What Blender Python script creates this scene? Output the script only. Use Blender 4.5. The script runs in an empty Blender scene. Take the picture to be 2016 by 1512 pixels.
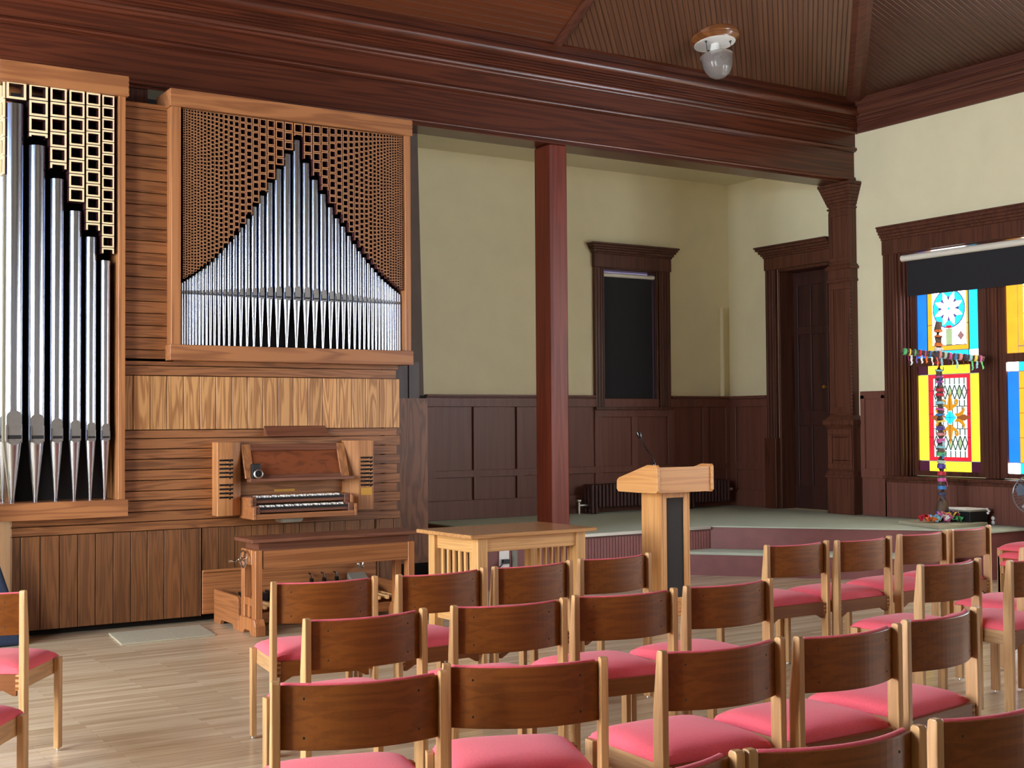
import bpy, bmesh, math, random
from mathutils import Vector, Matrix
random.seed(7)
C = bpy.context.scene.collection
SC = bpy.context.scene
PI = math.pi

# ------------------------------------------------------------------ camera, world, exposure
EYE = 1.52
cam = bpy.data.cameras.new('view'); camo = bpy.data.objects.new('view', cam); C.objects.link(camo)
cam.sensor_width = 36.0; cam.lens = 2540.0/2016.0*36.0
cam.clip_start = 0.05; cam.clip_end = 200
def cam_matrix(yaw, pitch, roll):
    f = Vector((math.sin(yaw)*math.cos(pitch), math.cos(yaw)*math.cos(pitch), math.sin(pitch)))
    r = Vector((math.cos(yaw), -math.sin(yaw), 0)); u = r.cross(f)
    c, s = math.cos(roll), math.sin(roll)
    r2 = r*c + u*s; u2 = u*c - r*s
    return Matrix(((r2.x, u2.x, -f.x, 0), (r2.y, u2.y, -f.y, 0), (r2.z, u2.z, -f.z, EYE), (0, 0, 0, 1)))
camo.matrix_world = cam_matrix(math.radians(32.5), math.radians(1.72), math.radians(-0.394))
SC.camera = camo
SC.view_settings.view_transform = 'Standard'
SC.view_settings.look = 'None'
SC.view_settings.gamma = 1.0
SC.view_settings.use_curve_mapping = False
SC.view_settings.exposure = 0.0
w = bpy.data.worlds.new('sky'); SC.world = w; w.use_nodes = True
w.node_tree.nodes['Background'].inputs[0].default_value = (0.75, 0.85, 1.0, 1)
w.node_tree.nodes['Background'].inputs[1].default_value = 0.3
try:
    SC.cycles.max_bounces = 8; SC.cycles.diffuse_bounces = 5; SC.cycles.glossy_bounces = 4
    SC.cycles.sample_clamp_indirect = 6.0; SC.cycles.use_denoising = True
    SC.cycles.caustics_reflective = False; SC.cycles.caustics_refractive = False
except Exception: pass
# daylight behind the stained glass (radiance of the lit panes)
GLOW_LEFT = 58.0; GLOW_FRONT = 1.0; GLOW_RIGHT = 25.0; GLOW_VIEW = 4.0

# ------------------------------------------------------------------ mesh builder
class MB:
    def __init__(s): s.v = []; s.f = []; s.t = []; s.m = []
    def add(s, vs, fs, tone=None, mi=0):
        b = len(s.v); s.v += [tuple(p) for p in vs]
        if tone is None: tone = 0.5
        for f in fs:
            s.f.append([b+i for i in f]); s.t.append(tone); s.m.append(mi)
        return s
    def hexa(s, p, tone=None, mi=0):   # p: 4 bottom (ccw) + 4 top
        return s.add(p, [(3,2,1,0),(4,5,6,7),(0,1,5,4),(1,2,6,5),(2,3,7,6),(3,0,4,7)], tone, mi)
    def box(s, x0, x1, y0, y1, z0, z1, tone=None, mi=0):
        return s.hexa([(x0,y0,z0),(x1,y0,z0),(x1,y1,z0),(x0,y1,z0),(x0,y0,z1),(x1,y0,z1),(x1,y1,z1),(x0,y1,z1)], tone, mi)
    def prism(s, poly, fn, a, b, tone=None, mi=0):  # poly 2d, fn(u,v,w)->xyz, extruded w=a..b
        n = len(poly)
        vs = [fn(u,v,a) for u,v in poly]+[fn(u,v,b) for u,v in poly]
        fs = [tuple(range(n-1,-1,-1)), tuple(range(n,2*n))]+[(i,(i+1)%n,n+(i+1)%n,n+i) for i in range(n)]
        return s.add(vs, fs, tone, mi)
    def rings(s, rings, tone=None, mi=0, cap0=True, cap1=True, close=False):
        n = len(rings[0]); vs = [p for r in rings for p in r]; fs = []
        k = len(rings)
        for j in range(k-1 if not close else k):
            j2 = (j+1) % k
            for i in range(n):
                fs.append((j*n+i, j*n+(i+1)%n, j2*n+(i+1)%n, j2*n+i))
        if not close:
            if cap0: fs.append(tuple(range(n-1,-1,-1)))
            if cap1: fs.append(tuple((k-1)*n+i for i in range(n)))
        return s.add(vs, fs, tone, mi)
    def lathe(s, prof, n=24, c=(0,0,0), ax=None, tone=None, mi=0, cap0=True, cap1=True):
        ax = Vector(ax or (0,0,1)).normalized(); c = Vector(c)
        a = ax.orthogonal().normalized(); b = ax.cross(a)
        if abs(ax.z) > 0.999: a = Vector((1,0,0)); b = ax.cross(a)
        rs = []
        for r, h in prof:
            rs.append([c+ax*h+(a*math.cos(2*PI*i/n)+b*math.sin(2*PI*i/n))*max(r,1e-5) for i in range(n)])
        return s.rings(rs, tone, mi, cap0, cap1)
    def cyl(s, p0, p1, r0, r1=None, n=12, tone=None, mi=0):
        p0 = Vector(p0); p1 = Vector(p1); d = p1-p0
        return s.lathe([(r0,0),(r0 if r1 is None else r1, d.length)], n, p0, d, tone, mi)
    def tube(s, pts, r, n=8, tone=None, mi=0):
        pts = [Vector(p) for p in pts]; rs = []
        up = Vector((0,0,1))
        for i, p in enumerate(pts):
            d = (pts[min(i+1,len(pts)-1)]-pts[max(i-1,0)]).normalized()
            a = d.cross(up)
            if a.length < 1e-3: a = d.cross(Vector((0,1,0)))
            a.normalize(); b = d.cross(a)
            rr = r[i] if isinstance(r, (list, tuple)) else r
            rs.append([p+(a*math.cos(2*PI*k/n)+b*math.sin(2*PI*k/n))*rr for k in range(n)])
        return s.rings(rs, tone, mi)
    def build(s, name, mat, parent=None, bevel=0, smooth=False, off=None, seg=2):
        me = bpy.data.meshes.new(name)
        o3 = Vector(off) if off is not None else (parent_loc(parent) if parent is not None else Vector((0,0,0)))
        me.from_pydata([(p[0]-o3.x, p[1]-o3.y, p[2]-o3.z) for p in s.v], [], s.f)
        bm = bmesh.new(); bm.from_mesh(me); bmesh.ops.recalc_face_normals(bm, faces=bm.faces)
        for i, f in enumerate(bm.faces): f.material_index = s.m[i]; f.smooth = bool(smooth)
        bm.to_mesh(me); bm.free()
        at = me.attributes.new('tone', 'FLOAT', 'FACE')
        at.data.foreach_set('value', s.t)
        for m in (mat if isinstance(mat, (list, tuple)) else [mat]): me.materials.append(m)
        o = bpy.data.objects.new(name, me); C.objects.link(o)
        if parent is not None: o.parent = parent
        if smooth:
            try:
                me.set_sharp_from_angle(angle=math.radians(38))
            except Exception: pass
        if bevel:
            md = o.modifiers.new('bevel', 'BEVEL'); md.width = bevel; md.segments = seg
            md.limit_method = 'ANGLE'; md.angle_limit = math.radians(50)
        return o
def parent_loc(o):
    p = Vector((0,0,0))
    while o is not None:
        p += o.location; o = o.parent
    return p
def thing(name, label, cat, loc=(0,0,0), group=None, rz=0):
    o = bpy.data.objects.new(name, None); C.objects.link(o); o.location = loc; o.rotation_euler = (0,0,rz)
    o.empty_display_size = 0.1
    o['label'] = label; o['category'] = cat
    if group: o['group'] = group
    return o
def tag(o, label, cat, group=None):
    o['label'] = label; o['category'] = cat
    if group: o['group'] = group
    return o
def struct(o, label=None):
    o['kind'] = 'structure'
    if label: o['label'] = label
    return o
def dup(root, loc, rz, label, group=None):
    r = root.copy(); C.objects.link(r); r.location = loc; r.rotation_euler = (0,0,rz); r['label'] = label
    if group: r['group'] = group
    for ch in [c for c in root.children]:
        c = ch.copy(); C.objects.link(c); c.parent = r
        for g in [q for q in ch.children]:
            d = g.copy(); C.objects.link(d); d.parent = c
    return r

# ------------------------------------------------------------------ materials
def lin(c):
    def f(x):
        x /= 255.0
        return x/12.92 if x <= 0.04045 else ((x+0.055)/1.055)**2.4
    return (f(c[0]), f(c[1]), f(c[2]), 1)
class NT:
    def __init__(s, name):
        s.mat = bpy.data.materials.new(name); s.mat.use_nodes = True
        s.n = s.mat.node_tree.nodes; s.l = s.mat.node_tree.links; s.b = s.n['Principled BSDF']
    def new(s, t, **k):
        x = s.n.new(t)
        for a, v in k.items(): setattr(x, a, v)
        return x
    def math(s, op, a, b=None):
        x = s.new('ShaderNodeMath', operation=op)
        for i, q in enumerate((a, b)):
            if q is None: continue
            if isinstance(q, (int, float)): x.inputs[i].default_value = q
            else: s.l.new(q, x.inputs[i])
        return x.outputs[0]
    def ramp(s, fac, stops):
        r = s.new('ShaderNodeValToRGB'); e = r.color_ramp.elements
        while len(e) < len(stops): e.new(0.5)
        for i, (p, c) in enumerate(stops): e[i].position = p; e[i].color = c
        s.l.new(fac, r.inputs[0]); return r.outputs[0]
    def mix(s, fac, a, b, mode='MIX'):
        m = s.new('ShaderNodeMix', data_type='RGBA', blend_type=mode)
        for i, q in ((0, fac), (6, a), (7, b)):
            if isinstance(q, (int, float)): m.inputs[i].default_value = q
            elif isinstance(q, tuple): m.inputs[i].default_value = q
            else: s.l.new(q, m.inputs[i])
        return m.outputs[2]
def plain(name, col, rough=0.6, metal=0.0, noise=0.0, nscale=30, bump=0.0, coat=0.0, sheen=0.0):
    t = NT(name); t.b.inputs['Roughness'].default_value = rough; t.b.inputs['Metallic'].default_value = metal
    c = lin(col)
    tc = t.new('ShaderNodeTexCoord'); no = t.new('ShaderNodeTexNoise'); no.inputs['Scale'].default_value = nscale; no.inputs['Detail'].default_value = 4
    t.l.new(tc.outputs['Object'], no.inputs['Vector'])
    d = tuple(x*(1-noise) for x in c[:3])+(1,); u = tuple(min(1, x*(1+noise)) for x in c[:3])+(1,)
    t.l.new(t.ramp(no.outputs[0], [(0.3, d), (0.7, u)]), t.b.inputs['Base Color'])
    if bump:
        b = t.new('ShaderNodeBump'); b.inputs['Strength'].default_value = bump; b.inputs['Distance'].default_value = 0.01
        t.l.new(no.outputs[0], b.inputs['Height']); t.l.new(b.outputs[0], t.b.inputs['Normal'])
    if coat: t.b.inputs['Coat Weight'].default_value = coat
    if sheen:
        t.b.inputs['Sheen Weight'].default_value = sheen
    return t.mat
def wood(name, light, dark, axis='Z', rough=0.4, across=9.0, along=0.5, rings=7.0, contrast=0.6, tonevar=0.25, coat=0.0, fine=0.35, spec=0.5):
    """procedural timber: contour grain of a stretched noise, fine pores, per-board tone"""
    t = NT(name)
    tc = t.new('ShaderNodeTexCoord'); at = t.new('ShaderNodeAttribute', attribute_name='tone')
    mp = t.new('ShaderNodeMapping'); sc = {'X': (along, across, across), 'Y': (across, along, across), 'Z': (across, across, along)}[axis]
    mp.inputs['Scale'].default_value = sc
    off = t.math('MULTIPLY', at.outputs['Fac'], 37.7)
    cv = t.new('ShaderNodeCombineXYZ')
    for i in range(3): t.l.new(off, cv.inputs[i])
    va = t.new('ShaderNodeVectorMath', operation='ADD')
    t.l.new(tc.outputs['Object'], mp.inputs['Vector']); t.l.new(mp.outputs[0], va.inputs[0]); t.l.new(cv.outputs[0], va.inputs[1])
    n1 = t.new('ShaderNodeTexNoise'); n1.inputs['Scale'].default_value = 1.0; n1.inputs['Detail'].default_value = 1.5; n1.inputs['Distortion'].default_value = 0.4
    t.l.new(va.outputs[0], n1.inputs['Vector'])
    s1 = t.math('SINE', t.math('MULTIPLY', n1.outputs[0], rings*6.283))
    s1 = t.math('MULTIPLY', t.math('ADD', s1, 1.0), 0.5)
    n2 = t.new('ShaderNodeTexNoise'); n2.inputs['Scale'].default_value = 14.0; n2.inputs['Detail'].default_value = 3
    m2 = t.new('ShaderNodeMapping'); k = 0.12
    m2.inputs['Scale'].default_value = {'X': (k,1,1), 'Y': (1,k,1), 'Z': (1,1,k)}[axis]
    t.l.new(va.outputs[0], m2.inputs['Vector']); t.l.new(m2.outputs[0], n2.inputs['Vector'])
    g = t.math('ADD', t.math('MULTIPLY', s1, contrast), t.math('MULTIPLY', n2.outputs[0], fine))
    g = t.math('MULTIPLY', g, 1.0/(contrast+fine*0.75))
    col = t.ramp(g, [(0.05, lin(dark)), (0.75, lin(light))])
    hs = t.new('ShaderNodeHueSaturation')
    t.l.new(col, hs.inputs['Color'])
    t.l.new(t.math('ADD', t.math('MULTIPLY', t.math('SUBTRACT', at.outputs['Fac'], 0.5), tonevar*2), 1.0), hs.inputs['Value'])
    t.l.new(hs.outputs[0], t.b.inputs['Base Color'])
    t.b.inputs['Roughness'].default_value = rough
    t.b.inputs['Specular IOR Level'].default_value = spec
    if coat: t.b.inputs['Coat Weight'].default_value = coat; t.b.inputs['Coat Roughness'].default_value = 0.15
    b = t.new('ShaderNodeBump'); b.inputs['Strength'].default_value = 0.12; b.inputs['Distance'].default_value = 0.002
    t.l.new(g, b.inputs['Height']); t.l.new(b.outputs[0], t.b.inputs['Normal'])
    return t.mat
def glow(name, col, strength):
    t = NT(name); t.b.inputs['Base Color'].default_value = (0.02,0.02,0.02,1); t.b.inputs['Roughness'].default_value = 0.2
    tc = t.new('ShaderNodeTexCoord'); no = t.new('ShaderNodeTexNoise'); no.inputs['Scale'].default_value = 6; no.inputs['Detail'].default_value = 3
    t.l.new(tc.outputs['Object'], no.inputs['Vector'])
    c = lin(col)
    t.l.new(t.ramp(no.outputs[0], [(0.25, tuple(x*0.8 for x in c[:3])+(1,)), (0.75, c)]), t.b.inputs['Emission Color'])
    t.b.inputs['Emission Strength'].default_value = strength
    return t.mat
M = {}
M['plaster'] = plain('plaster', (226,217,180), 0.85, noise=0.03, nscale=3, bump=0.0)
M['plaster_ceiling'] = plain('plaster_ceiling', (214,206,176), 0.9, noise=0.03, nscale=3)
M['grey_board'] = plain('grey_board', (96,84,76), 0.8, noise=0.08, nscale=6)
M['shade_black'] = plain('shade_black', (18,12,12), 0.9)  # near-black that paints shade into gaps and case interiors
M['mahogany'] = wood('mahogany_trim', (102,54,34), (70,34,22), 'X', 0.38, spec=0.35, across=16, rings=4, contrast=0.5, tonevar=0.2)
M['beam'] = wood('beam_mahogany', (90,44,27), (60,28,18), 'X', 0.27, spec=0.5, across=16, rings=4, contrast=0.5, tonevar=0.2)
M['mahogany_y'] = wood('mahogany_trim_along_y', (94,54,40), (68,37,28), 'Y', 0.4, spec=0.35, across=16, rings=4, contrast=0.5, tonevar=0.2)
M['mahogany_z'] = wood('mahogany_upright', (90,51,36), (64,35,25), 'Z', 0.4, spec=0.35, across=16, rings=4, contrast=0.5, tonevar=0.2)
M['column'] = wood('column_redwood', (118,50,32), (92,36,23), 'Z', 0.45, across=14, along=0.5, rings=4, contrast=0.4, tonevar=0.1, spec=0.3)
M['wainscot'] = wood('wainscot', (114,72,60), (98,60,51), 'Z', 0.42, spec=0.3, across=14, rings=3, contrast=0.2, tonevar=0.15)
M['stage_red'] = plain('stage_riser_paint', (120,68,64), 0.45, noise=0.08, nscale=8)
M['door'] = wood('door_wood', (62,34,28), (44,24,20), 'Z', 0.4, across=7, rings=3, tonevar=0.1)
M['oak_h'] = wood('organ_oak_across', (142,92,54), (98,57,30), 'X', 0.42, contrast=0.42, across=20, along=1.3, rings=5, tonevar=0.16)
M['oak_v'] = wood('organ_oak_upright', (196,146,92), (138,88,46), 'Z', 0.42, across=14, along=1.1, rings=7, tonevar=0.14)
M['oak_base'] = wood('organ_oak_base', (118,76,42), (84,50,25), 'Z', 0.45, contrast=0.42, across=16, along=1.0, rings=6, tonevar=0.16)
M['oak_case_h'] = wood('case_oak_across', (158,104,62), (122,74,42), 'X', 0.42, across=12, along=0.9, rings=4, tonevar=0.1)
M['oak_case_v'] = wood('case_oak_upright', (162,108,64), (128,80,45), 'Z', 0.42, across=18, along=0.5, rings=4, tonevar=0.1)
M['oak_panel'] = wood('panel_oak', (126,82,56), (90,54,36), 'Z', 0.45, across=10, along=1.6, rings=7, tonevar=0.1)
M['burl'] = wood('burl_walnut', (122,66,38), (84,42,26), 'X', 0.3, across=16, along=7, rings=2.5, contrast=0.4, tonevar=0.1, coat=0.2)
M['bench'] = wood('bench_wood_across', (160,104,62), (126,76,42), 'X', 0.38, across=24, along=0.6, rings=4, tonevar=0.12)
M['bench_v'] = wood('bench_wood_upright', (172,112,66), (136,82,44), 'Z', 0.38, across=24, along=0.6, rings=4, tonevar=0.12)
M['bench_y'] = wood('bench_wood_deep', (158,102,60), (128,78,44), 'Y', 0.4, across=24, along=0.8, rings=4, tonevar=0.12)
M['bench_dark'] = wood('bench_dark_wood', (118,74,54), (90,52,36), 'X', 0.35, across=24, along=0.6, rings=4)
M['jamb'] = wood('jamb_wood', (176,122,74), (142,90,50), 'Z', 0.4, across=26, along=1.0, rings=3, contrast=0.35, tonevar=0.12)
M['maple'] = wood('maple', (226,180,122), (200,150,96), 'Y', 0.4, across=8, rings=3, contrast=0.3)
M['table_h'] = wood('table_oak_across', (206,158,100), (180,130,78), 'X', 0.32, across=22, along=0.6, rings=5, contrast=0.4, tonevar=0.1)
M['table_top'] = wood('table_top_oak', (186,138,88), (158,110,66), 'X', 0.22, across=18, along=0.6, rings=5, contrast=0.4, tonevar=0.1, coat=0.3)
M['table_v'] = wood('table_oak_upright', (204,158,100), (178,130,78), 'Z', 0.35, across=24, along=0.6, rings=5, contrast=0.4, tonevar=0.1)
M['table_y'] = wood('table_oak_end', (204,158,100), (178,130,78), 'Y', 0.35, across=24, along=0.6, rings=5, contrast=0.4, tonevar=0.1)
M['lectern'] = wood('lectern_veneer', (206,148,90), (182,122,68), 'X', 0.35, across=20, along=0.7, rings=4, contrast=0.35, tonevar=0.1)
M['lectern_y'] = wood('lectern_cheek', (212,156,96), (190,130,74), 'Y', 0.35, across=20, along=0.7, rings=4, contrast=0.35, tonevar=0.1)
M['lectern_v'] = wood('lectern_veneer_upright', (212,158,98), (188,130,74), 'Z', 0.35, across=20, along=0.7, rings=4, contrast=0.35, tonevar=0.1)
M['chair'] = wood('chair_oak', (186,144,96), (154,114,70), 'Z', 0.38, across=46, along=2.5, rings=3, contrast=0.3, tonevar=0.14)
M['chair_h'] = wood('chair_oak_rail', (178,138,94), (146,108,68), 'Y', 0.4, across=46, along=2.5, rings=3, contrast=0.3, tonevar=0.14)
M['chair_back'] = wood('chair_ply_back', (122,70,24), (96,50,16), 'X', 0.4, across=38, along=1.6, rings=2.0, contrast=0.22, tonevar=0.12, spec=0.3)
M['fabric'] = plain('red_wool', (218,88,100), 0.95, noise=0.07, nscale=160, bump=0.12, sheen=0.08)
M['glide'] = plain('steel_glide', (200,196,190), 0.3, 1.0)
M['chrome'] = plain('chrome', (220,220,222), 0.08, 1.0)
M['pipe'] = plain('pipe_tin', (176,180,190), 0.2, 1.0, noise=0.04, nscale=5)
M['pipe_lip'] = plain('pipe_lip_tin', (150,148,144), 0.5, 1.0, noise=0.06, nscale=20)
M['black'] = plain('black_matte', (20,20,22), 0.5)
M['black_gloss'] = plain('black_gloss', (14,14,16), 0.2)
M['shade_cloth'] = plain('shade_cloth', (26,25,30), 0.8, noise=0.1, nscale=60)
M['roller'] = plain('roller_ivory', (226,220,204), 0.5)
M['gilt'] = plain('gilt_wood_edge', (232,206,160), 0.5, noise=0.06, nscale=20)
M['gilt_small'] = plain('pale_wood_edge', (168,118,76), 0.5, noise=0.08, nscale=20)
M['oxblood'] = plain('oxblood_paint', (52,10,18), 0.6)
M['ivory'] = plain('ivory', (240,236,224), 0.35)
M['ebony'] = plain('ebony', (22,20,22), 0.3)
M['brass'] = plain('brass', (196,150,70), 0.35, 0.8)
M['carpet'] = plain('stage_carpet', (176,184,166), 0.95, noise=0.12, nscale=220, bump=0.3)
M['mat'] = plain('mat_pile', (166,160,136), 0.95, noise=0.14, nscale=120, bump=0.4)
M['radiator'] = plain('radiator_paint', (70,40,36), 0.45)
M['navy'] = plain('navy_cloth', (20,34,58), 0.8, noise=0.15, nscale=80)
M['grille'] = plain('speaker_cloth', (44,40,38), 0.85, noise=0.2, nscale=300, bump=0.3)
M['white'] = plain('white_paint', (236,234,228), 0.5)
M['grey'] = plain('grey_plastic', (128,124,112), 0.5)
M['lamp_ring'] = wood('lamp_ring_wood', (132,82,44), (96,56,28), 'X', 0.25, across=8, rings=3, coat=0.4)
M['fan_grey'] = plain('fan_wire', (120,124,132), 0.35, 0.6)
def glass_mat():
    t = NT('ribbed_glass'); t.b.inputs['Base Color'].default_value = lin((238,232,226)); t.b.inputs['Roughness'].default_value = 0.18
    t.b.inputs['Transmission Weight'].default_value = 0.8; t.b.inputs['IOR'].default_value = 1.45
    return t.mat
M['glass'] = glass_mat()
def fan_glass():
    t = NT('fan_blade'); t.b.inputs['Base Color'].default_value = lin((120,134,156)); t.b.inputs['Roughness'].default_value = 0.3
    t.b.inputs['Transmission Weight'].default_value = 0.3
    return t.mat
M['fan_blade'] = fan_glass()
def floor_mat():
    t = NT('oak_strip_floor')
    tc = t.new('ShaderNodeTexCoord')
    br = t.new('ShaderNodeTexBrick'); br.offset = 0.37; br.offset_frequency = 2
    br.inputs['Scale'].default_value = 1.0; br.inputs['Brick Width'].default_value = 0.85; br.inputs['Row Height'].default_value = 0.057
    br.inputs['Mortar Size'].default_value = 0.0012; br.inputs['Mortar Smooth'].default_value = 0.3; br.inputs['Bias'].default_value = 0.0
    br.inputs['Color1'].default_value = lin((206,188,158)); br.inputs['Color2'].default_value = lin((162,138,106)); br.inputs['Mortar'].default_value = lin((112,88,62))
    t.l.new(tc.outputs['Object'], br.inputs['Vector'])
    mp = t.new('ShaderNodeMapping'); mp.inputs['Scale'].default_value = (1.2, 22, 1)
    n = t.new('ShaderNodeTexNoise'); n.inputs['Scale'].default_value = 2.0; n.inputs['Detail'].default_value = 5
    t.l.new(tc.outputs['Object'], mp.inputs['Vector']); t.l.new(mp.outputs[0], n.inputs['Vector'])
    c = t.mix(0.42, br.outputs[0], t.ramp(n.outputs[0], [(0.3, lin((158,134,102))), (0.7, lin((210,192,162)))]), 'MIX')
    t.l.new(c, t.b.inputs['Base Color'])
    t.l.new(t.math('ADD', t.math('MULTIPLY', n.outputs[0], 0.16), 0.14), t.b.inputs['Roughness'])
    return t.mat
M['floor'] = floor_mat()
def beadboard(name, light, dark, dirx, diry, pitch, groove, rough=0.4):
    """tongue and groove ceiling boards; boards run along (dirx,diry) seen in plan"""
    t = NT(name); tc = t.new('ShaderNodeTexCoord'); sp = t.new('ShaderNodeSeparateXYZ'); t.l.new(tc.outputs['Object'], sp.inputs[0])
    # coordinate across the boards
    u = t.math('ADD', t.math('MULTIPLY', sp.outputs[0], -diry/pitch), t.math('MULTIPLY', sp.outputs[1], dirx/pitch))
    v = t.math('ADD', t.math('MULTIPLY', sp.outputs[0], dirx), t.math('MULTIPLY', sp.outputs[1], diry))
    fr = t.math('FRACT', t.math('ADD', u, 1000.0)); fl = t.math('FLOOR', t.math('ADD', u, 1000.0))
    cb = t.new('ShaderNodeCombineXYZ'); t.l.new(t.math('MULTIPLY', fl, 7.31), cb.inputs[0]); t.l.new(t.math('MULTIPLY', v, 0.35), cb.inputs[1]); t.l.new(t.math('MULTIPLY', u, 2.0), cb.inputs[2])
    n = t.new('ShaderNodeTexNoise'); n.inputs['Scale'].default_value = 1.5; n.inputs['Detail'].default_value = 4; t.l.new(cb.outputs[0], n.inputs['Vector'])
    col = t.ramp(n.outputs[0], [(0.3, lin(dark)), (0.7, lin(light))])
    e = t.math('ABSOLUTE', t.math('SUBTRACT', fr, 0.5))          # 0 centre .. .5 joint
    gm = t.ramp(e, [(0.5-groove*1.6, (0,0,0,1)), (0.5-groove*0.4, (1,1,1,1))])
    col = t.mix(t.math('MULTIPLY', gm, 0.7), col, lin((50,30,22)))
    t.l.new(col, t.b.inputs['Base Color']); t.b.inputs['Roughness'].default_value = rough
    b = t.new('ShaderNodeBump'); b.inputs['Strength'].default_value = 0.8; b.inputs['Distance'].default_value = 0.008; b.invert = True
    t.l.new(gm, b.inputs['Height']); t.l.new(b.outputs[0], t.b.inputs['Normal'])
    return t.mat
M['ceil_diag'] = beadboard('ceiling_boards_diagonal', (108,71,48), (82,51,34), 0.7071, 0.7071, 0.048, 0.08)
M['ceil_x'] = beadboard('ceiling_boards_along', (110,58,32), (86,43,23), 1.0, 0.0, 0.085, 0.03, 0.34)
M['ceil_r'] = beadboard('ceiling_boards_right', (86,52,38), (68,40,28), 1.0, 0.0, 0.062, 0.06, 0.36)
M['ceil_top'] = beadboard('ceiling_boards_top', (112,62,38), (84,44,26), 1.0, 0.0, 0.085, 0.05)

# ------------------------------------------------------------------ room dimensions
XR = 11.15; XL = -3.4; YF = -5.0; YB = 12.35; BEAM = 10.2; STAGE = 0.46; WAIN = 1.835; APSE = 4.53
def wall_with_holes(plane_lo, plane_hi, a0, a1, z0, z1, holes, axis):
    """solid wall slab; axis 'Y' runs along Y with thickness in X; holes (a0,a1,z0,z1)"""
    mb = MB()
    def put(a, b, c, d):
        if b-a < 1e-4 or d-c < 1e-4: return
        if axis == 'Y': mb.box(plane_lo, plane_hi, a, b, c, d)
        else: mb.box(a, b, plane_lo, plane_hi, c, d)
    cuts = sorted(set([a0, a1]+[h[0] for h in holes]+[h[1] for h in holes]))
    for a, b in zip(cuts[:-1], cuts[1:]):
        hs = sorted([h for h in holes if h[0] <= a+1e-6 and h[1] >= b-1e-6], key=lambda h: h[2])
        z = z0
        for h in hs: put(a, b, z, h[2]); z = h[3]
        put(a, b, z, z1)
    return mb
# floor
fl = MB(); fl.box(XL-0.3, XR+0.3, YF-0.3, YB+0.3, -0.2, 0.0)
struct(fl.build('floor', M['floor']), 'narrow oak strip floor with a satin finish')
# right wall: glazed window in view, two more towards the back of the room, apse door
W2 = (7.47, 9.60, 0.91, 3.36)
W3 = (3.4, 6.4, 0.91, 3.9); W4 = (-1.2, 1.2, 0.91, 3.36)
DOOR = (10.60, 11.47, STAGE, 3.36)
wr = wall_with_holes(XR, XR+0.3, YF-0.3, YB+0.3, 0, 7.0, [W2, W3, W4, DOOR], 'Y')
struct(wr.build('wall_right', M['plaster']), 'cream plaster side wall with the stained glass window')
WL = [(3.0, 5.4, 0.8, 4.7), (6.4, 8.8, 0.8, 4.7)]
wl = wall_with_holes(XL-0.3, XL, YF-0.3, YB+0.3, 0, 7.0, WL, 'Y')
struct(wl.build('wall_left', M['plaster']), 'cream plaster wall left of the organ')
WF = [(-2.2, 0.2, 0.8, 4.7), (3.2, 5.6, 0.8, 4.7), (7.4, 9.8, 0.8, 4.7)]
wf = wall_with_holes(YF-0.3, YF, XL-0.3, XR+0.3, 0, 7.0, WF, 'X')
struct(wf.build('wall_front', M['plaster']), 'cream plaster wall behind the seating')
W1 = (9.145, 9.985, 1.70, 3.36)
wb = wall_with_holes(YB, YB+0.3, XL-0.3, XR+0.3, 0, 7.0, [W1], 'X')
struct(wb.build('wall_back', M['plaster']), 'cream plaster wall at the back of the raised alcove')
# gable above the beam
gb = MB(); gb.box(XL, XR, BEAM+0.05, BEAM+0.30, 4.75, 7.0)
struct(gb.build('wall_gable', M['mahogany']), 'boarded wall above the timber beam')
# ceilings
CZ = 5.135; S = 0.36; CY = 10.05; CX = 11.0; RUN = 4.6
def cz(d): return CZ+S*d
XS = 6.95
def slab(poly, name, mat, label):
    mb = MB(); n = len(poly)
    mb.add([p for p in poly]+[(p[0], p[1], p[2]+0.08) for p in poly], [tuple(range(n-1,-1,-1)), tuple(range(n, 2*n))]+[(i,(i+1)%n,n+(i+1)%n,n+i) for i in range(n)])
    return struct(mb.build(name, mat), label)
ztop = cz(RUN)
slab([(XS,CY,CZ),(CX,CY,CZ),(CX-RUN,CY-RUN,ztop),(XS-0.3*RUN/2,CY-RUN,ztop)], 'ceiling', M['ceil_diag'], 'sloping beadboard ceiling panel behind the lamp')
slab([(XL-0.1,CY,CZ),(XS,CY,CZ),(XS-0.3*RUN/2,CY-RUN,ztop),(XL-0.1,CY-RUN,ztop)], 'ceiling_left', M['ceil_x'], 'smooth reddish ceiling panel above the organ')
slab([(CX,CY,CZ),(CX,YF-0.1,CZ),(CX-RUN,YF-0.1,ztop),(CX-RUN,CY-RUN,ztop)], 'ceiling_right', M['ceil_r'], 'sloping boarded ceiling above the stained glass window')
slab([(XL-0.1,CY-RUN,ztop),(CX-RUN,CY-RUN,ztop),(CX-RUN,YF-0.1,ztop),(XL-0.1,YF-0.1,ztop)], 'ceiling_top', M['ceil_top'], 'flat boarded ceiling over the seating')
ac = MB(); ac.box(XL, XR, BEAM+0.3, YB, APSE, APSE+0.1)
struct(ac.build('ceiling_apse', M['plaster_ceiling']), 'flat cream ceiling of the raised alcove')
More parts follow.
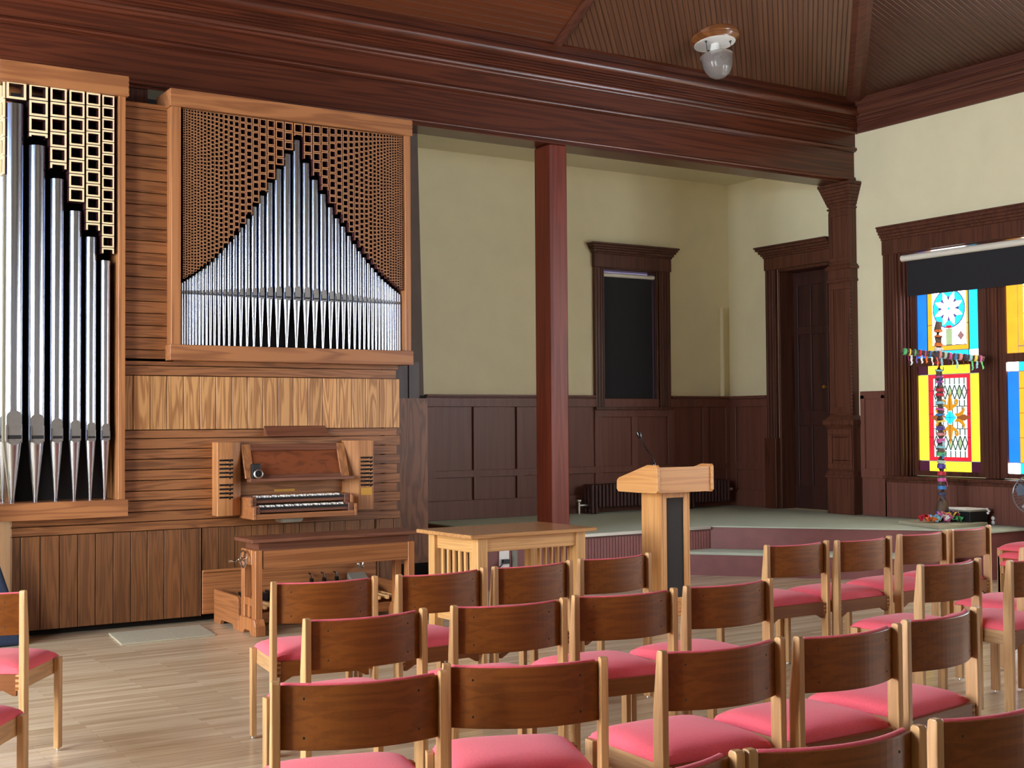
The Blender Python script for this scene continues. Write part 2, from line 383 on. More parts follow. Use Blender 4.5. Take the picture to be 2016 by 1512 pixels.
# ribs on the ceiling seams
rb = MB()
def rib(mb, p, q, wd=0.05, th=0.035):
    p = Vector(p); q = Vector(q); d = (q-p).normalized(); a = d.cross(Vector((0,0,1))).normalized(); u = a.cross(d)
    if u.z > 0: u = -u
    ring = lambda c: [c-a*wd, c-a*wd+u*th*0.5, c-a*wd*0.4+u*th, c+a*wd*0.4+u*th, c+a*wd+u*th*0.5, c+a*wd]
    mb.rings([ring(p), ring(q)])
rib(rb, (XS,CY,CZ), (XS-0.3*RUN/2,CY-RUN,ztop), 0.045, 0.03)
struct(rb.build('trim_1', M['mahogany_y']), 'rounded ceiling rib left of the lamp')
rb = MB(); rib(rb, (CX,CY,CZ), (CX-RUN,CY-RUN,ztop), 0.10, 0.04)
struct(rb.build('trim_2', M['mahogany_y']), 'dark hip rib where the two ceiling slopes meet')

# ------------------------------------------------------------------ beam and cornices
def arc(cy, cz_, r, a0, a1, n=6): return [(cy+r*math.cos(math.radians(a0+(a1-a0)*i/n)), cz_+r*math.sin(math.radians(a0+(a1-a0)*i/n))) for i in range(n+1)]
B = BEAM
prof = [(B+0.35,4.22),(B+0.05,4.22),(B+0.05,4.245),(B+0.015,4.25),(B+0.0,4.262),(B+0.0,4.28),(B+0.02,4.285),(B+0.02,4.565)]
prof += [(B-0.005,4.57),(B-0.02,4.585)]+[(B-0.03,4.60),(B-0.02,4.615),(B+0.0,4.625)]
prof += [(B+0.0,4.77),(B-0.03,4.775),(B-0.045,4.79),(B-0.045,4.805),(B-0.055,4.81)]
z = 4.825; y = B-0.05
for i in range(5): prof += [(y-0.012,z),(y-0.012,z+0.013),(y-0.004,z+0.016)]; z += 0.024; y -= 0.010
prof += arc(B-0.105, 5.005, 0.058, -100+360, 80+180, 8)[::1] if False else [(B-0.115,4.95),(B-0.145,4.96),(B-0.165,4.985),(B-0.168,5.01),(B-0.155,5.035),(B-0.135,5.05)]
prof += [(B-0.125,5.065),(B-0.125,5.085),(B-0.11,5.09),(B-0.11,5.19),(B+0.35,5.19)]
bm = MB()
for cy_, cz_, r_ in ((B-0.115,5.003,0.060),(B-0.004,4.598,0.024),(B-0.028,4.793,0.026),(B+0.012,4.255,0.018)): bm.cyl((XL,cy_,cz_), (XR,cy_,cz_), r_, n=20, tone=0.62)
bm.prism(prof, lambda u,v,w: (w,u,v), XL, XR, 0.45)
struct(bm.build('trim_3', M['beam'], smooth=True), 'deep moulded timber beam across the top of the alcove')
R = XR
prof2 = [(R,4.77),(R-0.03,4.77),(R-0.03,4.86),(R-0.045,4.87),(R-0.045,4.885),(R-0.06,4.89),(R-0.07,4.915),(R-0.07,4.93),(R-0.09,4.935),(R-0.095,4.96),(R-0.115,4.965),(R-0.135,4.975),(R-0.15,5.0),(R-0.15,5.02),(R-0.135,5.035),(R-0.135,5.045),(R-0.155,5.05),(R-0.155,5.06),(R-0.12,5.065),(R-0.12,5.19),(R,5.19)]
cn = MB(); cn.prism(prof2, lambda u,v,w: (u,w,v), YF, B-0.06, 0.5)
struct(cn.build('trim_4', M['mahogany_y']), 'moulded cornice along the top of the window wall')
for nm, x0, x1, yy in (('trim_5', XL, XL+0.12, None), ('trim_6', None, None, YF)):
    cn = MB()
    if yy is None: cn.box(x0, x1, YF, B-0.2, 4.8, 5.1)
    else: cn.box(XL, XR, yy, yy+0.12, 4.8, 5.1)
    struct(cn.build(nm, M['mahogany_y']), 'plain cornice on a wall behind the camera')

# ------------------------------------------------------------------ column and pilaster
co = MB(); co.box(6.985, 7.185, 10.24, 10.545, STAGE, 4.225)
struct(co.build('trim_7', M['column'], bevel=0.022, seg=1), 'square red-stained column standing on the platform edge')
pl = MB(); PX = 11.0; PY0 = 10.16; PY1 = 10.56
def ring_box(mb, e, z0, z1, e2=None, tone=0.5):
    e2 = e if e2 is None else e2
    b = [(PX-e,PY0-e,z0),(XR,PY0-e,z0),(XR,PY1+e,z0),(PX-e,PY1+e,z0)]
    t_ = [(PX-e2,PY0-e2,z1),(XR,PY0-e2,z1),(XR,PY1+e2,z1),(PX-e2,PY1+e2,z1)]
    mb.hexa(b+t_, tone)
ring_box(pl, 0.0, STAGE, 0.87, tone=0.45); ring_box(pl, 0.02, 0.87, 0.90); ring_box(pl, 0.012, 0.90, 0.95, -0.005); ring_box(pl, -0.015, 0.95, 1.45, tone=0.62)
ring_box(pl, -0.005, 1.43, 1.47, 0.02); ring_box(pl, 0.03, 1.47, 1.52); ring_box(pl, 0.02, 1.52, 1.58, -0.03)
ring_box(pl, -0.035, 1.55, 3.12, tone=0.55); ring_box(pl, -0.02, 3.10, 3.13); ring_box(pl, -0.03, 3.13, 3.26); ring_box(pl, -0.01, 3.24, 3.27, 0.0); ring_box(pl, -0.01, 3.27, 3.30, -0.03)
ring_box(pl, -0.04, 3.28, 3.98, tone=0.55); ring_box(pl, -0.025, 3.93, 3.95)
zz = 3.97; ee = -0.03
for k in range(6):
    ring_box(pl, ee, zz, zz+0.034, ee+0.010); zz += 0.036; ee += 0.012
ring_box(pl, ee+0.005, zz, 4.222)
# raised and sunk panels on the -X face and beaded edge
def frame_x(mb, x, y0, y1, z0, z1, wd, th, tone=0.55):
    mb.box(x-th, x, y0, y1, z0, z0+wd, tone); mb.box(x-th, x, y0, y1, z1-wd, z1, tone)
    mb.box(x-th, x, y0, y0+wd, z0+wd, z1-wd, tone); mb.box(x-th, x, y1-wd, y1, z0+wd, z1-wd, tone)
frame_x(pl, PX+0.015, PY0+0.02, PY1-0.02, 0.97, 1.42, 0.06, 0.02, 0.75)
frame_x(pl, PX+0.03, PY0+0.05, PY1-0.05, 1.06, 1.34, 0.015, 0.015, 0.3)
frame_x(pl, PX+0.04, PY0+0.045, PY1-0.045, 3.33, 3.90, 0.05, 0.012, 0.5)
frame_x(pl, PX+0.035, PY0+0.04, PY1-0.04, 1.60, 3.08, 0.07, 0.014, 0.6)
for k in range(36): pl.lathe([(0.004,-0.012),(0.011,-0.006),(0.011,0.006),(0.004,0.012)], 6, (PX+0.035, PY0+0.035, 1.62+k*0.04), (0,0,1), 0.5)
struct(pl.build('trim_8', M['mahogany_z'], bevel=0.004, seg=1), 'carved half column with flared capital against the side wall')

# ------------------------------------------------------------------ raised platform
st = MB()
poly = [(6.65,10.0),(8.75,10.0),(10.28,8.22),(10.28,7.86),(XR,7.86),(XR,YB),(6.65,YB)]
n = len(poly)
st.add([(x,y,STAGE-0.012) for x,y in poly]+[(x,y,STAGE) for x,y in poly], [tuple(range(n-1,-1,-1)), tuple(range(n,2*n))]+[(i,(i+1)%n,n+(i+1)%n,n+i) for i in range(n)])
stage = struct(st.build('floor_stage', M['carpet']), 'raised platform covered in grey-green carpet')
rs = MB(); ins = [(6.67,10.03),(8.76,10.03),(10.31,8.22),(10.31,7.90),(XR,7.90),(XR,YB),(6.67,YB)]
rs.add([(x,y,0) for x,y in ins]+[(x,y,STAGE-0.013) for x,y in ins], [tuple(range(n,2*n))]+[(i,(i+1)%n,n+(i+1)%n,n+i) for i in range(n)])
k = 6.69
while k < 8.72: rs.box(k, k+0.030, 10.012, 10.03, 0.01, STAGE-0.05, random.random()); k += 0.036
struct(rs.build('riser', [M['stage_red']], stage), 'dark red beadboard riser')
ns = MB(); ns.box(6.65, 8.74, 9.985, 10.01, STAGE-0.03, STAGE-0.002)
ns.build('nosing', M['glide'], stage)
# diagonal step
d = Vector((10.28-8.75, 8.22-10.0, 0)); L = d.length; d.normalize(); nrm = Vector((d.y, -d.x, 0))
if nrm.y > 0: nrm = -nrm
sp_ = MB(); a0 = Vector((8.76,10.0,0))-d*0.0; a1 = a0+d*L
def quadslab(mb, p0, p1, o0, o1, z0, z1, mi=0):
    q = [p0+nrm*o0, p1+nrm*o0, p1+nrm*o1, p0+nrm*o1]
    mb.hexa([(v.x,v.y,z0) for v in q]+[(v.x,v.y,z1) for v in q], 0.5, mi)
q0 = Vector((8.20, 9.98, 0)); 
pa = a0; pb = a1
quadslab(sp_, pa-d*0.32, pb-d*0.05, 0.0, 0.36, 0.0, 0.205, 0)
quadslab(sp_, pa-d*0.34, pb-d*0.05, -0.0, 0.375, 0.205, 0.23, 1)
sp_.build('step', [M['stage_red'], M['carpet']], stage)

# ------------------------------------------------------------------ wainscot on the alcove back wall
wn = MB(); Y = YB
def panels(mb, xs, z_levels, y_face, y_rec):
    pass
x0w, x1w = 6.73, XR
wn.box(x0w, x1w, Y-0.02, Y, STAGE, 1.80, 0.5)
for (z0,z1,x0,x1) in ((STAGE,0.67,x0w,x1w),(0.92,1.0,x0w,x1w),(1.70,1.80,x0w,9.03),(1.70,1.80,10.12,x1w),(1.58,1.67,9.0,10.15)):
    wn.box(x0, x1, Y-0.045, Y-0.02, z0, z1, 0.5)
for sx, wd in ((6.73,.13),(7.33,.10),(7.90,.10),(8.46,.10),(9.0,.11),(9.55,.09),(10.10,.11),(10.66,.10),(11.04,.11)):
    zt = 1.60 if 9.0 <= sx <= 10.0 else 1.70
    wn.box(sx, sx+wd, Y-0.044, Y-0.02, 0.67, zt, 0.55)
for xa, xb in ((x0w,9.0),(10.165,x1w)):
    wn.box(xa, xb, Y-0.055, Y, 1.80, 1.815, 0.3); wn.box(xa, xb, Y-0.075, Y, 1.815, WAIN, 0.4)
struct(wn.build('trim_9', M['wainscot'], bevel=0.004, seg=1), 'dark panelled wainscot on the alcove back wall')
# alcove side wall wainscot, left of the door
wn2 = MB(); X = XR
wn2.box(X-0.02, X, 11.64, YB-0.02, STAGE, 1.80)
for z0, z1 in ((STAGE,0.67),(0.92,1.0),(1.70,1.80)): wn2.box(X-0.045, X-0.02, 11.64, YB-0.04, z0, z1)
for y0, y1 in ((11.64,11.74),(12.2,12.31)): wn2.box(X-0.044, X-0.02, y0, y1, 0.67, 1.70)
wn2.box(X-0.075, X, 11.64, YB-0.07, 1.80, WAIN, 0.4)
struct(wn2.build('trim_10', M['wainscot'], bevel=0.004, seg=1), 'dark wainscot between the alcove corner and the door')
# main room wainscot on the window wall
wn3 = MB()
for y0, y1 in ((9.79, 10.14),):
    wn3.box(X-0.03, X, y0, y1, STAGE, 1.845, 0.5); wn3.box(X-0.05, X-0.03, y0, y0+0.05, 0.98, 1.80, 0.6); wn3.box(X-0.05, X-0.03, y1-0.06, y1, 0.98, 1.80, 0.6)
    wn3.box(X-0.05, X-0.03, y0, y1, 0.88, 0.98, 0.6); wn3.box(X-0.05, X-0.03, y0, y1, 1.76, 1.845, 0.4)
k = 7.0
while k < 9.75: wn3.box(X-0.03, X-0.001, k, k+0.0865, 0.0 if k < 7.75 else STAGE, 0.87, 0.35+0.3*random.random()); k += 0.088
struct(wn3.build('trim_11', M['wainscot'], bevel=0.003, seg=1), 'dark boarding below and beside the stained glass window')
wn4 = MB()
for y0, y1 in ((5.8,7.0),(1.4,3.0),(-5,-1.4)): wn4.box(X-0.03, X, y0, y1, 0, 1.84)
wn4.box(X-0.031, X, 3.0, 5.8, 0, 0.88); wn4.box(X-0.031, X, -1.4, 1.4, 0, 0.88)
struct(wn4.build('trim_12', M['wainscot']), 'dark wainscot further along the window wall')
ln = MB(); ln.box(XL, XL+0.03, YF, 9.0, 0, 0.78); struct(ln.build('trim_13', M['wainscot']), 'dark wainscot under the left windows')
ln = MB(); ln.box(XL, XR, YF, YF+0.03, 0, 0.78); struct(ln.build('trim_14', M['wainscot']), 'dark wainscot on the wall behind the seating')
# heating pipe painted like the wall
pp = MB(); pp.cyl((10.95,12.26,WAIN), (10.95,12.26,2.95), 0.028, n=12)
struct(pp.build('trim_15', M['plaster'], smooth=True), 'pipe painted like the wall in the alcove corner')
# stub wall behind the organ end
gs = MB(); gs.hexa([(5.55,10.6,1.78),(5.775,10.6,1.78),(5.775,10.75,1.78),(5.55,10.75,1.78),(5.5,10.6,4.53),(5.715,10.6,4.53),(5.715,10.75,4.53),(5.5,10.75,4.53)])
struct(gs.build('wall_stub', M['grey_board']), 'narrow grey end wall between the organ and the alcove')
dk = MB(); dk.box(2.4, 5.5, 11.2, 11.25, 0.0, 4.5); dk.box(5.4,6.72,12.30,12.33,0,1.83); dk.box(5.1,6.0,10.9,10.95,0,0.45); dk.box(5.40,5.80,10.6,10.75,0,1.78)  # black sheets and boxes stand for unlit gaps behind and beside the organ
struct(dk.build('shade_sheets', M['shade_black']), 'black sheets painting the shade behind the organ')
pw = MB(); pw.box(2.86, 3.085, 10.28, 10.5, 3.4, 4.22)
struct(pw.build('trim_16', M['mahogany_z']), 'dark post end above the gap between the organ cases')
pw = MB(); pw.box(3.09, 4.2, 10.75, 10.8, 3.3, 4.2); struct(pw.build('wall_behind_organ', M['plaster']), 'strip of plaster seen above the organ boards')

# ------------------------------------------------------------------ windows
GL = {}
def gcol(nm, col, s):
    if (nm, s) not in GL: GL[(nm, s)] = glow(nm, col, s)
    return GL[(nm, s)]
PAL = {'white': (240,247,255), 'yellow': (250,220,40), 'amber': (250,170,40), 'red': (225,40,60), 'blue': (20,120,235), 'cyan': (30,185,235), 'purple': (110,40,90), 'green': (190,215,160), 'ice': (225,240,232)}
def plain_window(name, axis, hole, plane, glowv, label, tints, inward):
    """an off-view stained window: emissive coloured panes in a timber sash"""
    root = MB(); a0, a1, z0, z1 = hole
    def bx(mb, a, b, c, d, lo, hi, mi=0):
        if axis == 'Y': mb.box(plane+lo, plane+hi, a, b, c, d, 0.5, mi)
        else: mb.box(a, b, plane+lo, plane+hi, c, d, 0.5, mi)
    s = inward
    lo, hi = sorted((0.0, 0.04*s))
    for q in ((a0-0.16,a0,z0,z1),(a1,a1+0.16,z0,z1),(a0-0.18,a1+0.18,z1,z1+0.25),(a0-0.2,a1+0.2,z0-0.06,z0)): bx(root, *q, lo, hi)
    lo, hi = sorted((-0.16*s, -0.10*s)); m = (a0+a1)/2
    for q in ((a0,a0+0.09,z0,z1),(a1-0.09,a1,z0,z1),(m-0.09,m+0.09,z0,z1),(a0,a1,z0,z0+0.08),(a0,a1,z1-0.08,z1),(a0,a1,(z0+z1)/2-0.05,(z0+z1)/2+0.05)): bx(root, *q, lo, hi)
    fr = struct(root.build(name, M['mahogany_z']), label)
    cols = list(tints); mats = [gcol('glass_'+c, PAL[c], glowv*(1.0 if c == 'white' else 0.3)) for c in cols]; gl = MB()
    lo2, hi2 = sorted((-0.138*s, -0.132*s)); lo, hi = sorted((-0.15*s, -0.14*s)); zm = (z0+z1)/2
    for (p0, p1) in ((a0+0.09,m-0.09),(m+0.09,a1-0.09)):
        for (q0, q1) in ((z0+0.08,zm-0.05),(zm+0.05,z1-0.08)):
            b = 0.13; i = 0 if q0 < zm-0.1 else 1
            ci = 1 if i == 0 else 2
            bx(gl, p0, p0+b, q0, q1, lo, hi, ci); bx(gl, p1-b, p1, q0, q1, lo, hi, ci)
            bx(gl, p0+b, p1-b, q0, q0+b, lo, hi, ci); bx(gl, p0+b, p1-b, q1-b, q1, lo, hi, ci)
            bx(gl, p0+b, p1-b, q0+b, q1-b, lo, hi, 0)
    gl.build('pane', mats, fr)
    if z1 > 4.5:
        tr_ = MB(); bx(tr_, a0+0.09, m-0.09, z1-0.75, z1-0.08, lo2, hi2, 0); bx(tr_, m+0.09, a1-0.09, z1-0.75, z1-0.08, lo2, hi2, 0)
        tr_.build('transom_pane', gcol('transom_blue', (120,170,255), glowv*0.30), fr)
nwin = 3
for h in WL: plain_window('window_%d' % nwin, 'Y', h, XL, GLOW_LEFT, 'tall stained glass window in the left wall', ('white','yellow','blue'), 1); nwin += 1
for h in WF: plain_window('window_%d' % nwin, 'X', h, YF, GLOW_FRONT, 'tall stained glass window behind the seating', ('white','amber','blue'), 1); nwin += 1
for h in (W3, W4): plain_window('window_%d' % nwin, 'Y', h, XR, GLOW_RIGHT, 'stained glass window further along the right wall', ('white','yellow','blue'), -1); nwin += 1

# narrow window with the black shade on the back wall
f = MB(); a0, a1, z0, z1 = W1
f.box(9.01, a0, YB-0.05, YB, z0-0.03, z1, 0.6); f.box(a1, 10.155, YB-0.05, YB, z0-0.03, z1, 0.4)
for e in (0.03, 0.075, 0.11): f.box(9.01+e, 9.01+e+0.012, YB-0.062, YB-0.05, z0, z1, 0.7); f.box(a1+e, a1+e+0.012, YB-0.062, YB-0.05, z0, z1, 0.5)
f.box(9.0, 10.165, YB-0.065, YB, z1, z1+0.16, 0.5)
for i, (e, za, zb) in enumerate(((0.01,.16,.18),(0.025,.18,.21),(0.045,.21,.235),(0.06,.235,.262),(0.075,.262,.285))):
    f.box(9.0-e, 10.165+e, YB-0.065-e, YB, z1+za, z1+zb, 0.45)
f.box(9.0, 10.165, YB-0.08, YB, z0-0.035, z0, 0.5)
for sx in (a0, a1-0.03): f.box(sx, sx+0.03, YB, YB+0.2, z0, z1, 0.4)
f.box(a0, a1, YB, YB+0.2, z1-0.02, z1, 0.4); f.box(a0, a1, YB, YB+0.2, z0, z0+0.02, 0.4)
win1 = struct(f.build('window_1', M['mahogany_z'], bevel=0.004, seg=1), 'narrow window with moulded timber casing in the alcove')
g = MB(); g.box(a0+0.03, a1-0.03, YB+0.15, YB+0.16, z0+0.02, z1-0.02)
g.build('pane', gcol('pale_daylight', (200,190,240), 0.5), win1)
sh = thing('roller_shade', 'black roller shade drawn nearly to the sill of the narrow window', 'window shade', ((a0+a1)/2, YB+0.03, z1-0.07))
t_ = MB(); t_.cyl((a0+0.01,YB+0.03,z1-0.075), (a1-0.005,YB+0.03,z1-0.075), 0.026, n=14); t_.build('roller', M['roller'], sh, smooth=True)
t_ = MB(); t_.box(a0+0.012, a1-0.045, YB+0.045, YB+0.048, 1.775, z1-0.08); t_.build('cloth', M['shade_cloth'], sh)
t_ = MB(); t_.box(a0+0.012, a1-0.045, YB+0.038, YB+0.055, 1.76, 1.778); t_.build('hem_bar', M['shade_cloth'], sh)

# ---- the stained glass window in view
f = MB(); a0, a1, z0, z1 = W2
f.box(XR-0.05, XR, a1, 9.785, z0-0.01, z1+0.0, 0.45); f.box(XR-0.05, XR, a0-0.18, a0, z0-0.01, z1, 0.45)
for e in (0.02, 0.06, 0.1, 0.14): f.box(XR-0.062, XR-0.05, a1+e, a1+e+0.018, z0, z1, 0.6)
f.box(XR-0.06, XR, a0-0.19, 9.79, z1-0.02, z1+0.14, 0.45)
for e, za, zb in ((0.01,.14,.17),(0.025,.17,.2),(0.04,.2,.235),(0.055,.235,.27),(0.065,.27,.29)):
    f.box(XR-0.06-e, XR, a0-0.19-e, 9.79+e*0.4, z1+za, z1+zb, 0.5)
f.box(XR-0.06, XR+0.16, a0-0.22, 9.83, z0-0.035, z0, 0.5); f.box(XR-0.035, XR, a0-0.2, 9.8, z0-0.07, z0-0.035, 0.5)
GX = XR+0.15
f.box(XR-0.02, GX+0.06, a1-0.03, a1, z0, z1, 0.35); f.box(XR, GX+0.06, a0, a0+0.03, z0, z1, 0.35); f.box(XR, GX+0.06, a0, a1, z1-0.03, z1, 0.4)
for e in (0.0, 0.05, 0.09): f.box(XR+0.02+e, XR+0.04+e, a1-0.05-e*0.15, a1-0.03, z0, z1, 0.5)
win2 = struct(f.build('window_2', M['mahogany_z'], bevel=0.004, seg=1), 'large stained glass window with heavy dark casing')
def sash(y_hi, y_lo, upper):
    mb = MB()
    za, zb = (2.13, 3.33) if upper else (0.92, 2.13)
    gz0, gz1 = (2.19, 3.315) if upper else (0.97, 2.10)
    mb.box(GX-0.02, GX+0.03, y_hi-0.085, y_hi, za, zb, 0.5); mb.box(GX-0.02, GX+0.03, y_lo, y_lo+0.085, za, zb, 0.5)
    mb.box(GX-0.02, GX+0.03, y_lo+0.085, y_hi-0.085, za, gz0, 0.5); mb.box(GX-0.02, GX+0.03, y_lo+0.085, y_hi-0.085, gz1, zb, 0.5)
    return mb.build('sash', M['mahogany_z'], win2), gz0, gz1
mu = MB(); mu.box(GX-0.05, GX+0.05, 8.44, 8.60, z0, z1-0.03, 0.45)
for e in (0.03, 0.07, 0.11): mu.box(GX-0.062, GX-0.05, 8.44+e, 8.455+e, z0, z1-0.03, 0.6)
mu.build('mullion', M['mahogany_z'], win2, bevel=0.004, seg=1)
V = GLOW_VIEW
CO = {'white': gcol('glass_white', (246,250,255), V*5.0), 'ice': gcol('glass_ice', PAL['ice'], V*0.42), 'yellow': gcol('glass_yellow', (250,222,50), V*0.6), 'amber': gcol('glass_amber', PAL['amber'], V*0.45), 'glare': gcol('glass_glare', (255,244,214), V*5.0), 'gold': gcol('glass_gold', (236,160,24), V*0.28),
      'red': gcol('glass_red', (232,36,56), V*0.32), 'blue': gcol('glass_blue', PAL['blue'], V*0.45), 'cyan': gcol('glass_cyan', PAL['cyan'], V*0.6), 'purple': gcol('glass_purple', (120,40,80), V*0.10), 'violet': gcol('glass_violet', (120,90,190), V*0.2), 'green': gcol('glass_green', PAL['green'], V*0.3), 'rose': gcol('glass_rose', (206,150,150), V*0.22), 'brown': gcol('glass_brown', (188,110,50), V*0.22),
      'lead': M['black'], 'came': plain('lead_came', (60,96,92), 0.6)}
CK = list(CO); CM = [CO[k] for k in CK]
class Glass(MB):
    """flat coloured glass pieces on the plane x=GX, facing the room"""
    def piece(s, pts, c, lift=0.0):
        n = len(pts)
        s.add([(GX+0.004-lift, y, z) for y, z in pts]+[(GX+0.008-lift, y, z) for y, z in pts], [tuple(range(n)), tuple(range(2*n-1,n-1,-1))]+[(i,(i+1)%n,n+(i+1)%n,n+i) for i in range(n)], 0.5, CK.index(c))
    def rect(s, y0, y1, z0, z1, c, lift=0.0): s.piece([(y0,z0),(y1,z0),(y1,z1),(y0,z1)], c, lift)
    def disc(s, cy, cz_, r, c, lift=0.0, n=28): s.piece([(cy+r*math.cos(2*PI*i/n), cz_+r*math.sin(2*PI*i/n)) for i in range(n)], c, lift)
    def line(s, p, q, wd, c='lead', lift=0.003):
        p = Vector((p[0],p[1])); q = Vector((q[0],q[1])); d_ = (q-p)
        if d_.length < 1e-6: return
        d_.normalize(); a = Vector((-d_.y, d_.x))*wd/2
        s.piece([tuple(p-a),tuple(q-a),tuple(q+a),tuple(p+a)], c, lift)
def upper_pane(yh, yl, gz0, gz1, parent, side, strip):
    g = Glass(); b = 0.125; G = 0.008
    g.rect(yh-b, yh, gz0, gz1, side); g.rect(yl, yl+b, gz0, gz1, 'cyan' if side == 'blue' else side)
    g.rect(yl+b+G, yh-b-G, gz0, gz0+0.065, strip); g.rect(yl, yl+b, gz0, gz0+0.065, 'white', 0.002)
    i0, i1 = yl+b+G, yh-b-G
    g.rect(i1-0.06, i1, gz0+0.075, gz1, 'amber'); g.rect(i0, i0+0.03, gz0+0.075, gz1, 'amber'); g.rect(i0+0.03, i1-0.06, gz0+0.075, gz0+0.12, 'amber')
    w0, w1 = i0+0.036, i1-0.066
    g.rect(w0, w1, gz0+0.126, gz1, 'white' if side == 'blue' else 'glare')
    if side != 'blue':
        for k in (1, 2, 3): g.line((w0, gz0+0.126+k*0.27), (w1, gz0+0.126+k*0.27), 0.012, 'brown', 0.004)
        for k in (1, 2): g.line((w0+(w1-w0)*k/3, gz0+0.126), (w0+(w1-w0)*k/3, gz1), 0.012, 'brown', 0.004)
        g.build('stained_glass', CM, parent); return
    cy = (w0+w1)/2; czz = 2.705; r = 0.20
    g.disc(cy, czz, r+0.012, 'violet', 0.001); g.disc(cy, czz, r, 'cyan', 0.002)
    for k in range(8):
        a = k*PI/4+PI/8
        p = [(cy+0.03*math.cos(a-1), czz+0.03*math.sin(a-1)), (cy+0.13*math.cos(a-0.23), czz+0.13*math.sin(a-0.23)), (cy+(r-0.012)*math.cos(a), czz+(r-0.012)*math.sin(a)), (cy+0.13*math.cos(a+0.23), czz+0.13*math.sin(a+0.23)), (cy+0.03*math.cos(a+1), czz+0.03*math.sin(a+1))]
        a2 = a+PI/8
        g.piece([(cy+0.035*math.cos(a2), czz+0.035*math.sin(a2)), (cy+0.13*math.cos(a2-0.14), czz+0.13*math.sin(a2-0.14)), (cy+0.13*math.cos(a2+0.14), czz+0.13*math.sin(a2+0.14))], 'violet', 0.003)
        g.piece(p, 'white', 0.004)
    g.piece([(cy-0.04,czz-r-0.005),(cy+0.04,czz-r-0.005),(cy+0.03,czz-r+0.02),(cy-0.03,czz-r+0.02)], 'red', 0.005)
    g.piece([(cy-0.05,czz+r-0.02),(cy+0.05,czz+r-0.02),(cy+0.04,czz+r+0.012),(cy-0.04,czz+r+0.012)], 'red', 0.005)
    g.rect(cy-0.04, cy+0.04, gz0+0.126, czz-r-0.012, 'green', 0.002)
    for dy in (-0.15, 0.15):
        g.piece([(cy+dy-0.045,gz0+0.22),(cy+dy,gz0+0.17),(cy+dy+0.045,gz0+0.22),(cy+dy,gz0+0.27)], 'rose', 0.002)
    for zz in (gz0+0.35, gz0+0.72): g.line((i1-0.06,zz),(i1,zz),0.006); g.line((i0,zz),(i0+0.03,zz),0.006)
    g.line((w0,gz0+0.126),(w1,gz0+0.126),0.006); g.line((i1,gz0),(i1,gz1),0.008); g.line((i0,gz0),(i0,gz1),0.008)
    g.build('stained_glass', CM, parent)
